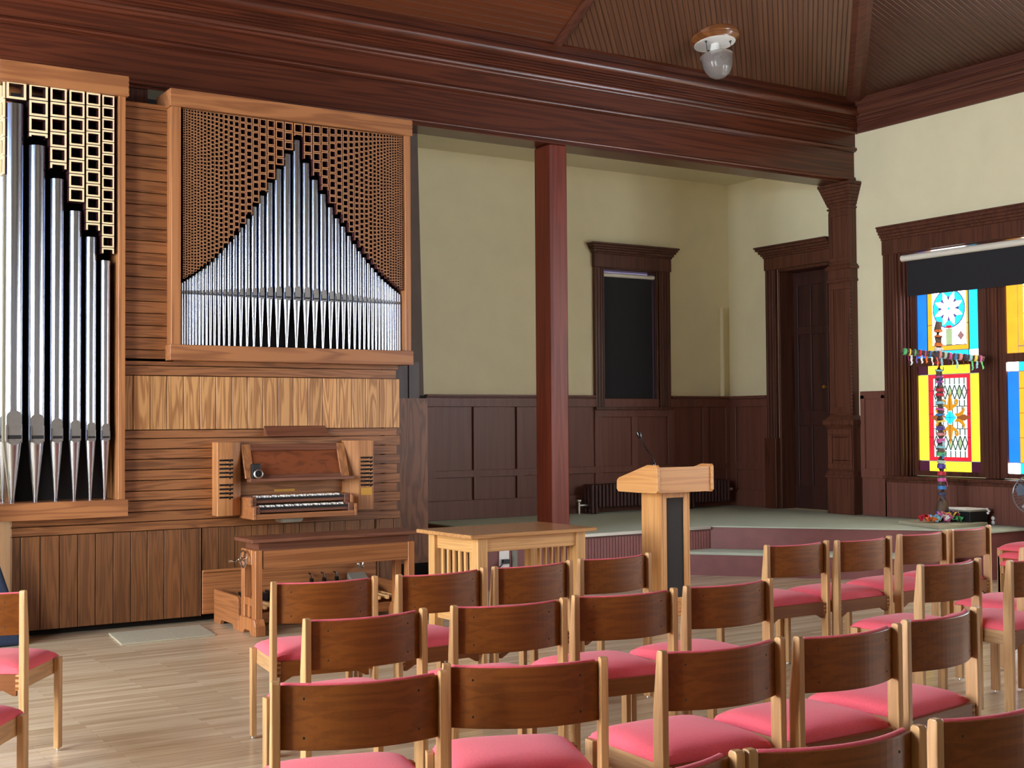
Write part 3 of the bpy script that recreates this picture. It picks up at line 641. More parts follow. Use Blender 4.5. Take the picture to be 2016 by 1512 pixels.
def lower_pane(yh, yl, gz0, gz1, parent, side, border):
    g = Glass(); b = 0.125; c = 0.105; G = 0.008
    for (p, q) in ((yh-b,yh),(yl,yl+b)):
        g.rect(p, q, gz0+c+G, gz1-0.09-G, side)
        cc = 'purple' if side == 'yellow' else 'white'
        g.rect(p, q, gz0, gz0+c, cc); g.rect(p, q, gz1-0.09, gz1, cc)
    top = 'yellow' if side == 'yellow' else 'cyan'
    g.rect(yl+b+G, yh-b-G, gz0, gz0+c, top); g.rect(yl+b+G, yh-b-G, gz1-0.09, gz1, top)
    i0, i1 = yl+b+G, yh-b-G; j0, j1 = gz0+c+G, gz1-0.09-G; e = 0.04
    g.rect(i1-e*1.6, i1, j0, j1, border); g.rect(i0, i0+e, j0, j1, border); g.rect(i0+e, i1-e*1.6, j0, j0+e, border); g.rect(i0+e, i1-e*1.6, j1-e, j1, border)
    w0, w1, v0, v1 = i0+e, i1-e*1.6, j0+e, j1-e
    g.rect(w0, w1, v0, v1, 'ice' if side == 'yellow' else 'glare'); cy, cv = (w0+w1)/2, (v0+v1)/2
    # diamond leading top and bottom thirds
    nx = 7; sx = (w1-w0)/nx
    for (ba, bb, up) in ((v1-0.30, v1, 1), (v0, v0+0.30, -1)):
        g.line((w0, ba if up > 0 else bb), (w1, ba if up > 0 else bb), 0.008, 'came', 0.003)
        h = bb-ba
        for k in range(nx):
            xa, xb = w0+k*sx, w0+(k+1)*sx; xm = (xa+xb)/2
            za, zm_, zb = ba+h*0.25, ba+h*0.5, ba+h*0.75
            g.line((xm,ba),(xm,za-0.01),0.010,'came',0.003); g.line((xm,bb),(xm,zb+0.01),0.010,'came',0.003)
            for (p, q) in (((xm,za),(xb,zm_)),((xm,za),(xa,zm_)),((xa,zm_),(xm,zb)),((xb,zm_),(xm,zb))): g.line(p, q, 0.010, 'came', 0.003)
            if k % 2 == 1: g.piece([(xm,za+0.012),(xb-0.008,zm_),(xm,zb-0.012),(xa+0.008,zm_)], 'green', 0.002)
    for k in range(1, nx):
        g.line((w0+(k if k % 2 else k)*sx, v0+0.30), (w0+k*sx, v1-0.30), 0.009, 'came', 0.002)
    if side == 'yellow':   # four-armed scroll ornament around a blue lozenge
        g.piece([(cy-0.075,cv),(cy,cv-0.075),(cy+0.075,cv),(cy,cv+0.075)], 'cyan', 0.006)
        g.line((cy-0.045,cv),(cy+0.045,cv),0.006,'blue',0.007); g.line((cy,cv-0.045),(cy,cv+0.045),0.006,'blue',0.007)
        for a in (PI/2, -PI/2):
            ux, uz = 0.0, math.sin(a)
            def T(p): return (cy+p[0], cv+uz*p[1])
            g.piece([T((-0.028,0.075)),T((0.028,0.075)),T((0.035,0.13)),T((0.022,0.20)),T((0,0.28)),T((-0.022,0.20)),T((-0.035,0.13))], 'gold', 0.005)
            for sd in (-1, 1):
                pts = [(0.02,0.085),(0.06,0.11),(0.10,0.14),(0.11,0.18),(0.085,0.20),(0.06,0.185),(0.065,0.165),(0.08,0.165),(0.07,0.145),(0.045,0.14),(0.015,0.12)]
                pp_ = [T((sd*p,q)) for p, q in pts]
                g.piece(pp_, 'gold', 0.006)
            g.line(T((0,0.08)), T((0,0.25)), 0.008, 'brown', 0.008)
        for sd in (-1, 1):
            g.piece([(cy+sd*0.10,cv-0.012),(cy+sd*0.18,cv-0.035),(cy+sd*0.255,cv),(cy+sd*0.18,cv+0.035),(cy+sd*0.10,cv+0.012)], 'brown', 0.005)
            for s2 in (-1, 1):
                pts = [(0.06,0.045),(0.11,0.045),(0.155,0.075),(0.175,0.125),(0.19,0.08),(0.165,0.035),(0.12,0.012),(0.08,0.015)]
                g.piece([(cy+sd*p, cv+s2*q) for p, q in pts], 'gold', 0.006)
    else:
        for sd in (-1, 1): g.disc(cy+sd*0.02, cv, 0.15, 'cyan', 0.003)
        g.disc(cy, cv, 0.08, 'ice', 0.006)
    for zz in (j0+0.25, j0+0.5, j0+0.75): g.line((i1-e*1.6,zz),(i1,zz),0.005,'purple'); g.line((i0,zz),(i0+e,zz),0.005,'purple')
    g.build('stained_glass', CM, parent)
s_, q0_, q1_ = sash(9.57, 8.60, True); upper_pane(9.485, 8.685, q0_, q1_, s_, 'blue', 'cyan')
s_, q0_, q1_ = sash(9.57, 8.60, False); lower_pane(9.485, 8.685, q0_, q1_, s_, 'yellow', 'red')
s_, q0_, q1_ = sash(8.44, 7.50, True); upper_pane(8.355, 7.585, q0_, q1_, s_, 'amber', 'amber')
s_, q0_, q1_ = sash(8.44, 7.50, False); lower_pane(8.355, 7.585, q0_, q1_, s_, 'blue', 'amber')
sh = thing('roller_shade', 'dark roller shade pulled a third down over the stained glass window', 'window shade', (XR+0.02, 8.5, 3.27))
t_ = MB(); t_.cyl((XR+0.02,7.52,3.285), (XR+0.02,9.585,3.285), 0.036, n=16); t_.build('roller', M['roller'], sh, smooth=True)
t_ = MB(); t_.hexa([(XR+0.052,7.53,2.885),(XR+0.056,7.53,2.885),(XR+0.056,9.53,2.885),(XR+0.052,9.53,2.885),(XR+0.05,7.53,3.27),(XR+0.054,7.53,3.27),(XR+0.054,9.53,3.27),(XR+0.05,9.53,3.27)]); t_.build('cloth', M['shade_cloth'], sh)
t_ = MB(); t_.box(XR+0.046, XR+0.060, 7.53, 9.53, 2.868, 2.886); t_.build('hem_bar', M['shade_cloth'], sh)

# ------------------------------------------------------------------ alcove door
dr = MB(); a0, a1, z0, z1 = DOOR; X = XR
dr.box(X-0.05, X, a1, a1+0.165, STAGE, z1, 0.4)
for e in (0.02, 0.07, 0.12): dr.box(X-0.062, X-0.05, a1+e, a1+e+0.02, STAGE+0.5, z1, 0.55)
dr.box(X-0.07, X, a1-0.005, a1+0.185, STAGE, STAGE+0.85, 0.4); dr.box(X-0.06, X, a0-0.06, a1+0.175, z1, z1+0.15, 0.45)
for e, za, zb in ((0.012,.15,.175),(0.03,.175,.2),(0.05,.2,.235),(0.075,.235,.265),(0.09,.265,.285)): dr.box(X-0.06-e, X, a0-0.06, a1+0.175+e, z1+za, z1+zb, 0.42)
dr.box(X, X+0.28, a1-0.03, a1, z0, z1, 0.35); dr.box(X, X+0.28, a0, a1, z1-0.03, z1, 0.3); dr.box(X, X+0.28, a0, a0+0.03, z0, z1, 0.35)
door = struct(dr.build('door_1', M['mahogany_z'], bevel=0.004, seg=1), 'tall dark panelled door in deep moulded casing')
lf = MB(); lx = X+0.24
lf.box(lx, lx+0.03, a0+0.0, a1-0.0, z0-0.02, z1-0.0, 0.4)
for y0, y1 in ((11.36,11.43),(11.14,11.18),(10.87,10.91),(10.63,10.69)): lf.box(lx-0.02, lx, y0, y1, z0+0.01, z1-0.04, 0.6)
for z0_, z1_ in ((z0+0.01,z0+0.28),(z0+1.0,z0+1.18),(z0+2.1,z0+2.2),(z1-0.2,z1-0.04)): lf.box(lx-0.019, lx, a0+0.03, a1-0.03, z0_, z1_, 0.5)
lfo = lf.build('door_leaf', M['door'], door, bevel=0.004, seg=1)
kb = MB(); kb.lathe([(0.008,0),(0.008,0.03),(0.02,0.04),(0.024,0.055),(0.015,0.07)], 14, (lx-0.02, 10.89, 1.92), (-1,0,0)); kb.build('door_knob', M['brass'], lfo, smooth=True)

# ------------------------------------------------------------------ ceiling lamp
LP = Vector((8.508, 9.59, 0)); LP.z = cz(CY-LP.y)
N = Vector((0.04, -0.15, -1)).normalized(); LP = LP-N*0.015
lamp = thing('ceiling_lamp', 'ceiling lamp with ribbed glass bowl hung below a round wooden rose', 'lamp', LP)
t_ = MB(); t_.lathe([(0.252,-0.055),(0.255,0.012),(0.248,0.02),(0.25,0.03),(0.225,0.045),(0.215,0.05),(0.208,0.062)], 40, LP, N); t_.build('rose', M['lamp_ring'], lamp, smooth=True)
t_ = MB(); t_.lathe([(0.205,0.05),(0.205,0.066),(0.0,0.07)], 40, LP, N); t_.build('back_plate', M['white'], lamp, smooth=True)
t_ = MB(); t_.lathe([(0.04,0.066),(0.04,0.09),(0.046,0.092),(0.046,0.10),(0.05,0.105),(0.05,0.18),(0.03,0.2)], 20, LP, N); t_.build('socket', M['white'], lamp, smooth=True)
gl_ = MB(); prof = [(0.160,0.185),(0.163,0.192),(0.150,0.205),(0.148,0.24),(0.143,0.285),(0.128,0.335),(0.10,0.38),(0.06,0.41),(0.0,0.42)]
A_ = N.orthogonal().normalized(); B_ = N.cross(A_); rr = []
for r, h in prof:
    rr.append([LP+N*h+(A_*math.cos(2*PI*i/72)+B_*math.sin(2*PI*i/72))*max(r*(1+0.012*(i % 2)), 1e-4) for i in range(72)])
gl_.rings(rr, cap0=False, cap1=True); o = gl_.build('glass_bowl', M['glass'], lamp, smooth=False)
md = o.modifiers.new('solid', 'SOLIDIFY'); md.thickness = 0.004
bl = MB(); bl.lathe([(0.02,0.16),(0.035,0.2),(0.045,0.25),(0.03,0.29),(0.0,0.3)], 16, LP, N); bl.build('bulb', M['white'], lamp, smooth=True)
for k in range(3):
    a = k*2*PI/3+0.55; dd = A_*math.cos(a)+B_*math.sin(a)
    t_ = MB(); t_.lathe([(0.014,0.066),(0.006,0.085),(0.006,0.09)], 8, LP+dd*0.152, N); t_.tube([LP+dd*0.152+N*0.08, LP+dd*0.153+N*0.12, LP+dd*0.156+N*0.195], 0.003, 6)
    t_.build('hook', M['black'], lamp)

# ------------------------------------------------------------------ radiator
rad = thing('radiator', 'low brown cast iron radiator under the narrow window', 'radiator', (9.86, 12.17, STAGE))
x = 8.78; k = 0
while x < 10.9:
    t_ = MB()
    for yy in (12.10, 12.17, 12.24): t_.box(x, x+0.036, yy-0.022, yy+0.022, STAGE+(0.0 if k in (0,1,28,29) and yy != 12.17 else 0.07), STAGE+0.34, 0.5)
    t_.box(x, x+0.036, 12.10, 12.24, STAGE+0.30, STAGE+0.34); t_.box(x, x+0.036, 12.10, 12.24, STAGE+0.07, STAGE+0.11)
    t_.build('section', M['radiator'], rad, bevel=0.012); x += 0.052; k += 1
t_ = MB(); t_.cyl((8.78,12.17,STAGE+0.1), (8.66,12.17,STAGE+0.1), 0.018, n=10); t_.cyl((8.66,12.17,STAGE), (8.66,12.17,STAGE+0.14), 0.016, n=10); t_.lathe([(0.03,0.14),(0.034,0.15),(0.03,0.165)], 12, (8.66,12.17,STAGE)); t_.build('valve', M['glide'], rad, smooth=True)
t_ = MB(); t_.lathe([(0.016,0),(0.022,0.02),(0.018,0.045)], 10, (10.90,12.10,STAGE+0.22), (1,-0.2,0)); t_.build('air_vent', M['glide'], rad, smooth=True)
# ------------------------------------------------------------------ pipe organ
F = 9.72                                     # plane of the boarded front
organ = thing('pipe_organ', 'oak pipe organ with two cases of silver pipes above its keyboards', 'pipe organ', (3.5, F, 0))
bx = MB(); bx.box(1.99, 5.04, F+0.32, 10.15, 0.06, 3.95, 0.4)
tk = MB(); tk.box(1.99, 3.33, F+0.10, 9.95, 0.0, 0.06); tk.box(4.85, 5.05, F+0.10, 9.95, 0.0, 0.06); tk.box(3.33, 4.85, F+0.11, 9.95, 0.0, 0.06); tk.build('toe_kick', M['shade_black'], organ)  # toe kick in black, painting the shadow gap under the base
bx.build('cabinet_body', M['oak_panel'], organ)
fc = MB(); g = 0.0055
def hboard(z0, z1, x0, x1, tone=None, mi=0): fc.box(x0, x1, F, F+0.03, z0+g/2, z1-g/2, random.random() if tone is None else tone, mi)
# boards between the two cases
z = 2.0; zs_ = []
while z < 3.95:
    hboard(z, min(z+0.092, 3.975), 2.70, 3.12); z += 0.092
hboard(1.973, 2.03, 2.68, 5.05); hboard(1.897, 1.973, 2.68, 5.03, 0.55)
for k, (z0, z1) in enumerate(((1.419,1.484),(1.339,1.419),(1.263,1.339),(1.183,1.263),(1.103,1.183),(1.024,1.103),(0.951,1.024),(0.868,0.951),(0.792,0.868),(0.724,0.792))):
    hboard(z0, z1, 1.945 if z1 < 0.96 else 2.68, 5.035 if k % 2 == 0 else 5.065)
x = 2.68
while x < 5.06:
    x1 = min(x+0.129, 5.062); fc.box(x+g/2, x1-g/2, F-0.004, F+0.03, 1.484+g/2, 1.897-g/2, random.random(), 1); x = x1
fc.build('front_boards', [M['oak_h'], M['oak_v']], organ, bevel=0.002, seg=1)
# base: closed at the left, kneehole in the middle
bs = MB()
for x0, x1 in ((1.943,2.006),(2.006,2.142),(2.142,2.277),(2.277,2.407),(2.407,2.535),(2.535,2.665),(2.665,2.794),(2.794,2.92),(2.92,3.048),(3.048,3.181),(3.181,3.323),(3.323,3.338)):
    bs.box(x0+g/2, x1-g/2, F-0.003, F+0.03, 0.05, 0.722, random.random())
bsr = MB()
for x0, x1 in ((4.84,4.868),(4.868,5.0),(5.0,5.065)): bsr.box(x0+g/2, x1-g/2, F-0.003, F+0.03, 0.05, 0.722, random.random())
bs.box(1.943, 1.96, F+0.03, 10.15, 0.05, 2.0, 0.7); bs.box(1.943,1.96,F+0.03,10.15,2.0,3.9,0.6)
bsr.build('base_boards', M['oak_base'], organ, bevel=0.002, seg=1)
bs.build('base_boards', M['oak_base'], organ, bevel=0.002, seg=1)
kn = MB(); x = 3.345
while x < 4.83:
    x1 = min(x+0.135, 4.835); kn.box(x+g/2, x1-g/2, F+0.012, F+0.028, 0.40, 0.722, random.random()); x = x1
kn.build('kneehole_boards', M['oak_base'], organ)
kp = MB(); kp.box(3.345, 4.835, F-0.005, F+0.028, 0.06, 0.395, 0.55); kp.box(3.345, 4.835, F-0.02, F+0.028, 0.38, 0.40, 0.6)
kick = kp.build('kick_board', M['bench'], organ, bevel=0.003, seg=1)
for xx in (4.23, 4.34, 4.45):
    t_ = MB(); t_.tube([(xx,F-0.005,0.315),(xx,F-0.05,0.31),(xx,F-0.055,0.28)], 0.006, 8); t_.box(xx-0.012, xx+0.012, F-0.075, F-0.045, 0.25, 0.28); t_.build('toe_lever', M['black_gloss'], kick)
t_ = MB(); t_.lathe([(0.012,0),(0.012,0.03),(0.03,0.04),(0.036,0.055),(0.028,0.075),(0.0,0.082)], 18, (4.66,F-0.02,0.365), (0,-1,0)); t_.build('knob', M['chrome'], kick, smooth=True)
t_ = MB(); t_.hexa([(4.56,F-0.16,0.20),(4.72,F-0.16,0.20),(4.72,F-0.02,0.24),(4.56,F-0.02,0.24),(4.56,F-0.16,0.22),(4.72,F-0.16,0.22),(4.72,F-0.02,0.30),(4.56,F-0.02,0.30)]); t_.build('swell_pedal', M['grey'], kick, bevel=0.006)

# ---- pipes
def make_pipe(x, y, z_foot, z_mouth, z_top, r, parent, arch=0.9):
    """cylinder body, cut-up mouth with flat lips, conical foot"""
    mb = MB(); n = 28
    mb.lathe([(r,z_mouth+0.0),(r,z_top)], n, (x,y,0), cap0=False, cap1=False)
    mb.lathe([(r*0.99,z_top-0.001),(r*0.93,z_top-0.002),(r*0.93,z_top-0.03)], n, (x,y,0), cap0=False, cap1=False)
    mb.lathe([(r*0.93,z_top-0.03),(0,z_top-0.03)], n, (x,y,0), cap0=False, cap1=True, mi=1)
    rt = max(0.009, r*0.24)
    mb.lathe([(rt*0.95,z_foot),(rt,z_foot+0.012),(r*0.985,z_mouth-0.006)], n, (x,y,0), cap1=False)
    mb.lathe([(r*1.012,z_mouth-0.008),(r*1.012,z_mouth+0.002)], n, (x,y,0), cap0=False, cap1=False)
    # upper lip plate: rectangle with arched head, slot and lower lip half disc, all flat
    hw = r*0.70; h = r*1.7; yy = y-r*1.015
    pts = [(hw*math.cos(PI*i/12), z_mouth+0.035*r/0.06+h+hw*arch*math.sin(PI*i/12)) for i in range(13)]
    pts = [(hw, z_mouth+r*0.42)]+pts+[(-hw, z_mouth+r*0.42)]
    mb.prism(pts, lambda u,v,w_: (x+u, w_, v), yy, yy+r*0.35, 0.5, 2)
    mb.box(x-hw, x+hw, yy-r*0.02, yy+r*0.4, z_mouth+r*0.06, z_mouth+r*0.44, 0.5, 1)
    pts = [(hw*math.cos(PI+PI*i/12), z_mouth+r*0.08+hw*arch*math.sin(PI+PI*i/12)) for i in range(13)]
    mb.prism(pts, lambda u,v,w_: (x+u, w_, v), yy+r*0.01, yy+r*0.5, 0.5, 2)
    for sd in (-1, 1): mb.box(x+sd*hw-r*0.04, x+sd*hw+r*0.04, yy-r*0.12, yy+r*0.5, z_mouth-r*0.3, z_mouth+r*1.5, 0.5, 0)
    return mb.build('pipe', [M['pipe'], M['black'], M['pipe_lip']], parent, smooth=True)
def case_frame(x0, x1, z0, z1, y0, y1, st_l, st_r, rail_b, rail_t, ov, left_open=False):
    mb = MB()
    mb.box(x0-ov, x1+ov, y0-ov, y1, z1-rail_t, z1, 0.55, 0); mb.box(x0-ov, x1+ov, y0-ov, y1, z0, z0+rail_b, 0.5, 0)
    mb.box(x1-st_r, x1, y0, y1, z0+rail_b, z1-rail_t, 0.6, 1)
    if not left_open: mb.box(x0, x0+st_l, y0, y1, z0+rail_b, z1-rail_t, 0.6, 1)
    # finger joints at the rail ends
    for zz, rl in ((z0, rail_b), (z1-rail_t, rail_t)):
        for k in range(4):
            mb.box(x1+ov-0.001, x1+ov+0.003, y0-ov, y0-ov+0.05, zz+rl*(k+0.1)/4, zz+rl*(k+0.6)/4, 0.1, 1)
    return mb
def lattice(cols, y0, depth, edge, mats, parent, tw=None):
    """columns of open square tubes; cols = (x0,x1,z_top,z_bottom,cell)"""
    mb = MB()
    for (x0, x1, zt, zb, cell) in cols:
        z = zt
        wd = (x1-x0)*edge
        while z > zb+0.004:
            zl = max(z-cell, zb); open_bottom = zl <= zb+1e-6 and (z-zl) < cell*0.8
            za, zc = zl+cell*0.03, z-cell*0.03
            xa, xb = x0, x1; ia, ib = xa+wd, xb-wd; ja, jb = za+wd, zc-wd
            if open_bottom or jb-ja < wd*0.5: ja = za; 
            o_ = [(xa,za),(xb,za),(xb,zc),(xa,zc)]; i_ = [(ia,ja),(ib,ja),(ib,jb),(ia,jb)]
            v = [(p[0],y0,p[1]) for p in o_]+[(p[0],y0,p[1]) for p in i_]+[(p[0],y0+depth,p[1]) for p in o_]+[(p[0],y0+depth,p[1]) for p in i_]
            b = len(mb.v); mb.v += v
            def ff(a, mi): mb.f.append([b+q for q in a]); mb.t.append(0.5); mb.m.append(mi)
            for k in range(4):
                k2 = (k+1) % 4
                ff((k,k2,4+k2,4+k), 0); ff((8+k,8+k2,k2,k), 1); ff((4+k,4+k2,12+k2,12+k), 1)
            z -= cell
    return mb.build('lattice', mats, parent)

# left case (wraps the organ's left corner)
YC = 9.61
lc = MB()
mbf = case_frame(1.845, 2.72, 0.848, 4.125, YC, 10.1, 0, 0.05, 0.125, 0.15, 0.018, left_open=True)
mbf.box(1.845, 2.72, 10.08, 10.1, 0.9, 4.0, 0.3, 1)
left_case = mbf.build('pipe_case', [M['oak_case_h'], M['oak_case_v']], organ, bevel=0.004, seg=1)
t_ = MB(); t_.box(1.965, 2.69, F+0.20, F+0.21, 0.90, 4.0); t_.build('case_back', M['shade_black'], left_case)  # back coloured black to paint the shade inside the case
spec = [(1.94,3.83,0.0715),(2.10,3.546,0.063),(2.241,3.319,0.052),(2.372,3.094,0.0475),(2.486,2.911,0.0415),(2.592,2.744,0.038)]
for x, zt, r in spec: make_pipe(x, 9.69, 0.972, 1.425, zt, r, left_case)
for k, (yy, zt, r) in enumerate(((9.85,3.45,0.06),(9.99,3.2,0.055))):
    mbp = make_pipe(1.915, yy, 0.972, 1.43, zt, r, left_case)
gc = [(1.878,2.013,3.991,3.855,0.136),(2.034,2.163,3.988,3.60,0.118),(2.181,2.296,3.984,3.385,0.110),(2.315,2.423,3.981,3.155,0.103),(2.437,2.537,3.977,2.955,0.0965),(2.552,2.640,3.973,2.790,0.0875)]
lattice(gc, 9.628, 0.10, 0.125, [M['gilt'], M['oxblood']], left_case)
# the lattice turning the corner, seen edge on
sl = MB()
for k in range(5):
    z1 = 3.99-k*0.136; y0 = 9.64; y1 = 9.76
    for q in ((y0,y1,z1-0.13,z1-0.115),(y0,y1,z1-0.015,z1),(y0,y0+0.015,z1-0.115,z1-0.015),(y1-0.015,y1,z1-0.115,z1-0.015)): sl.box(1.858, 1.872, *q, 0.5, 0)
    sl.box(1.872, 1.88, y0, y1, z1-0.13, z1, 0.5, 1)
sl.build('lattice', [M['gilt'], M['oxblood']], left_case)

# right case
mbf = case_frame(3.068, 5.12, 2.012, 4.085, YC, 9.95, 0.072, 0.052, 0.118, 0.135, 0.012)
right_case = mbf.build('pipe_case', [M['oak_case_h'], M['oak_case_v']], organ, bevel=0.004, seg=1)
t_ = MB(); t_.box(3.10, 5.1, F+0.21, F+0.22, 2.05, 4.0); t_.build('case_back', M['shade_black'], right_case)  # black again, shade behind the pipes put into the colour
half = [(0.0,3.811),(0.083,3.66),(0.160,3.53),(0.2325,3.417),(0.300,3.312),(0.3595,3.223),(0.4155,3.143),(0.468,3.07),(0.5175,3.006),(0.5625,2.95),(0.605,2.90),(0.6445,2.856),(0.681,2.8175),(0.714,2.784),(0.745,2.755),(0.775,2.728),(0.802,2.7055),(0.828,2.688),(0.852,2.6685),(0.876,2.652),(0.899,2.6365),(0.9205,2.6215),(0.939,2.609)]
XC = 4.112; cols = []
NP = len(half)
for sgn in (-1, 1):
    for k, (dx, zt) in enumerate(half):
        if k == 0 and sgn > 0: continue
        # the photo's pipes step down a little faster to the right
        zt2 = zt+(0.0 if k == 0 else (0.032 if sgn < 0 and k < 6 else (-0.026 if sgn > 0 and k < 6 else 0.0))*(0.4+0.6*min(1, (7-k)/5)))
        gap = (half[k+1][0]-dx) if k+1 < NP else (dx-half[k-1][0])
        gapi = dx-half[k-1][0] if k > 0 else gap
        pitch = (gap+gapi)/2
        make_pipe(XC+sgn*dx, 9.685, 2.137, 2.528-0.0*k, zt2, pitch*0.43, right_case)
        wd = pitch*0.90; cell = pitch*0.98
        cols.append((XC+sgn*dx-wd/2, XC+sgn*dx+wd/2, 3.945, zt2+0.028, cell))
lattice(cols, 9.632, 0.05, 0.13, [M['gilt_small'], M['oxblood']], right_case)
t_ = MB(); t_.box(3.15, 5.05, 9.70, 9.715, 2.60, 2.615); t_.build('pipe_rail', M['oxblood'], right_case)

# ---- stop jambs with levers
def jamb(xa, xb, chamfer_right, levers, label=None):
    mb = MB(); y0 = 9.60; z0, z1 = 0.815, 1.385
    if chamfer_right: poly = [(xa,F),(xa,y0),(xb-0.085,y0),(xb,y0+0.055),(xb,F)]
    else: poly = [(xa,F),(xa,y0+0.055),(xa+0.10,y0),(xb,y0),(xb,F)]
    mb.prism(poly, lambda u,v,w_: (u,v,w_), z0, z1, 0.6)
    o = mb.build('stop_jamb', M['jamb'], organ, bevel=0.003, seg=1)
    cx = (xa+xb-0.085)/2+0.01 if chamfer_right else (xa+0.10+xb)/2+0.005
    for zz in levers:
        t_ = MB(); t_.box(cx-0.055, cx+0.055, y0-0.003, y0+0.01, zz-0.007, zz+0.007)
        t_.tube([(cx+0.02,y0,zz),(cx+0.015,y0-0.03,zz-0.003),(cx+0.01,y0-0.055,zz-0.006)], [0.006,0.005,0.008], 8)
        t_.build('stop_lever', M['black_gloss'], o)
    return o
jamb(3.424, 3.632, True, [1.245-0.032*k for k in range(5)]+[1.055-0.032*k for k in range(4)])
rj = jamb(4.520, 4.758, False, [1.243-0.032*k for k in range(8)])
pt = MB(); pt.box(4.64, 4.74, 9.596, 9.601, 0.935, 0.995); 
for k in range(3): pt.box(4.655, 4.725-0.01*k, 9.594, 9.597, 0.948+0.015*k, 0.952+0.015*k, 0.9)
pt.build('maker_plate', M['brass'], rj)
# ---- console niche: desk, backboard, keyboards
nb = MB(); nb.box(3.632, 4.52, F-0.02, F, 0.97, 1.085, 0.5); nb.box(3.632, 4.52, F-0.012, F, 1.08, 1.385, 0.2)
nb.build('console_back', M['oak_h'], organ)
dm = MB()
def tilt(u, v, w_): return (u, 9.665-(1-v)*0.10+w_, 1.10+v*0.265)     # v 0 bottom .. 1 top
def tbox(mb, u0, u1, v0, v1, w0, w1, tone=0.5, mi=0):
    mb.hexa([tilt(u0,v0,w0),tilt(u1,v0,w0),tilt(u1,v0,w1),tilt(u0,v0,w1),tilt(u0,v1,w0),tilt(u1,v1,w0),tilt(u1,v1,w1),tilt(u0,v1,w1)], tone, mi)
tbox(dm, 3.66, 4.50, 0, 1, 0.012, 0.03, 0.5, 0)
for q in ((3.64,3.71,0,1),(4.45,4.52,0,1)): tbox(dm, *q, -0.004, 0.02, 0.5, 1)
for q in ((3.71,4.45,0.80,1),(3.71,4.45,0,0.10)): tbox(dm, *q, -0.004, 0.02, 0.4, 2)
dm.box(3.66, 4.545, 9.515, 9.60, 1.075, 1.10, 0.6, 2)
desk = dm.build('music_desk', [M['burl'], M['oak_case_v'], M['bench_dark']], organ, bevel=0.002, seg=1)
def keyboard(zk, yf, x0, x1):
    kb = MB(); kb.box(x0-0.02, x1+0.02, yf+0.01, F, zk-0.035, zk-0.012, 0.5); kb.box(x0-0.02, x1+0.02, yf+0.13, F, zk-0.012, zk+0.006, 0.5)
    kb.box(x0-0.05, x0-0.003, yf, F, zk-0.06, zk+0.018, 0.5); kb.box(x1+0.003, x1+0.05, yf, F, zk-0.06, zk+0.018, 0.5)
    ko = kb.build('keyboard', M['bench_dark'], organ, bevel=0.002, seg=1)
    nn = 33; w_ = (x1-x0)/nn
    for k in range(nn):
        t_ = MB(); t_.box(x0+k*w_+0.0006, x0+(k+1)*w_-0.0006, yf+0.006, yf+0.13, zk-0.012, zk+0.006); t_.build('natural_key', M['ebony'], ko)
        if k % 7 in (0,1,3,4,5) and k < nn-1:
            t_ = MB(); t_.hexa([(x0+(k+1)*w_-0.006,yf+0.05,zk+0.006),(x0+(k+1)*w_+0.006,yf+0.05,zk+0.006),(x0+(k+1)*w_+0.006,yf+0.128,zk+0.006),(x0+(k+1)*w_-0.006,yf+0.128,zk+0.006),
                           (x0+(k+1)*w_-0.005,yf+0.056,zk+0.017),(x0+(k+1)*w_+0.005,yf+0.056,zk+0.017),(x0+(k+1)*w_+0.005,yf+0.128,zk+0.017),(x0+(k+1)*w_-0.005,yf+0.128,zk+0.017)]); t_.build('sharp_key', M['ivory'], ko)
    return ko
keyboard(0.945, 9.49, 3.70, 4.44); keyboard(0.875, 9.415, 3.70, 4.44)
ck = MB()
for x0, x1 in ((3.638,3.66),(4.49,4.512)):
    ck.prism([(9.70,0.79),(9.40,0.79),(9.40,0.885),(9.47,0.885),(9.47,0.955),(9.70,0.955)], lambda u,v,w_: (w_,u,v), x0, x1, 0.7)
ck.box(3.66, 4.49, 9.405, 9.42, 0.79, 0.83, 0.5); ck.box(3.66,4.49,9.42,9.70,0.79,0.81,0.4)
ck.build('keyboard_cheek', M['bench'], organ, bevel=0.002, seg=1)
t_ = MB(); t_.box(3.925, 4.10, F-0.026, F-0.018, 0.985, 1.003); t_.build('name_plate', M['brass'], organ)
t_ = MB(); t_.hexa([(3.90,9.44,0.755),(4.05,9.44,0.755),(4.05,9.6,0.755),(3.90,9.6,0.755),(3.88,9.43,0.79),(4.07,9.43,0.79),(4.07,9.6,0.79),(3.88,9.6,0.79)]); t_.build('control_box', M['grey'], organ, bevel=0.004)
tr = MB(); tr.prism([(F,1.425),(9.63,1.425),(F-0.005,1.51)], lambda u,v,w_: (w_,u,v), 3.845, 4.375, 0.45); tr.build('desk_light_hood', M['bench_dark'], organ, bevel=0.003, seg=1)
# ---- right-hand side pieces
t_ = MB(); t_.box(5.07, 5.485, 10.0, 10.03, 0.3, 1.74, 0.5); t_.box(5.455, 5.485, 10.03, 10.4, 0.3, 1.74, 0.3); t_.build('side_panel', M['oak_panel'], organ)
t_ = MB(); t_.box(5.07, 5.42, 10.06, 10.09, 1.74, 2.06, 0.4); t_.box(5.33, 5.43, 10.05, 10.11, 1.74, 2.06, 0.2); t_.build('side_box', M['door'], organ)

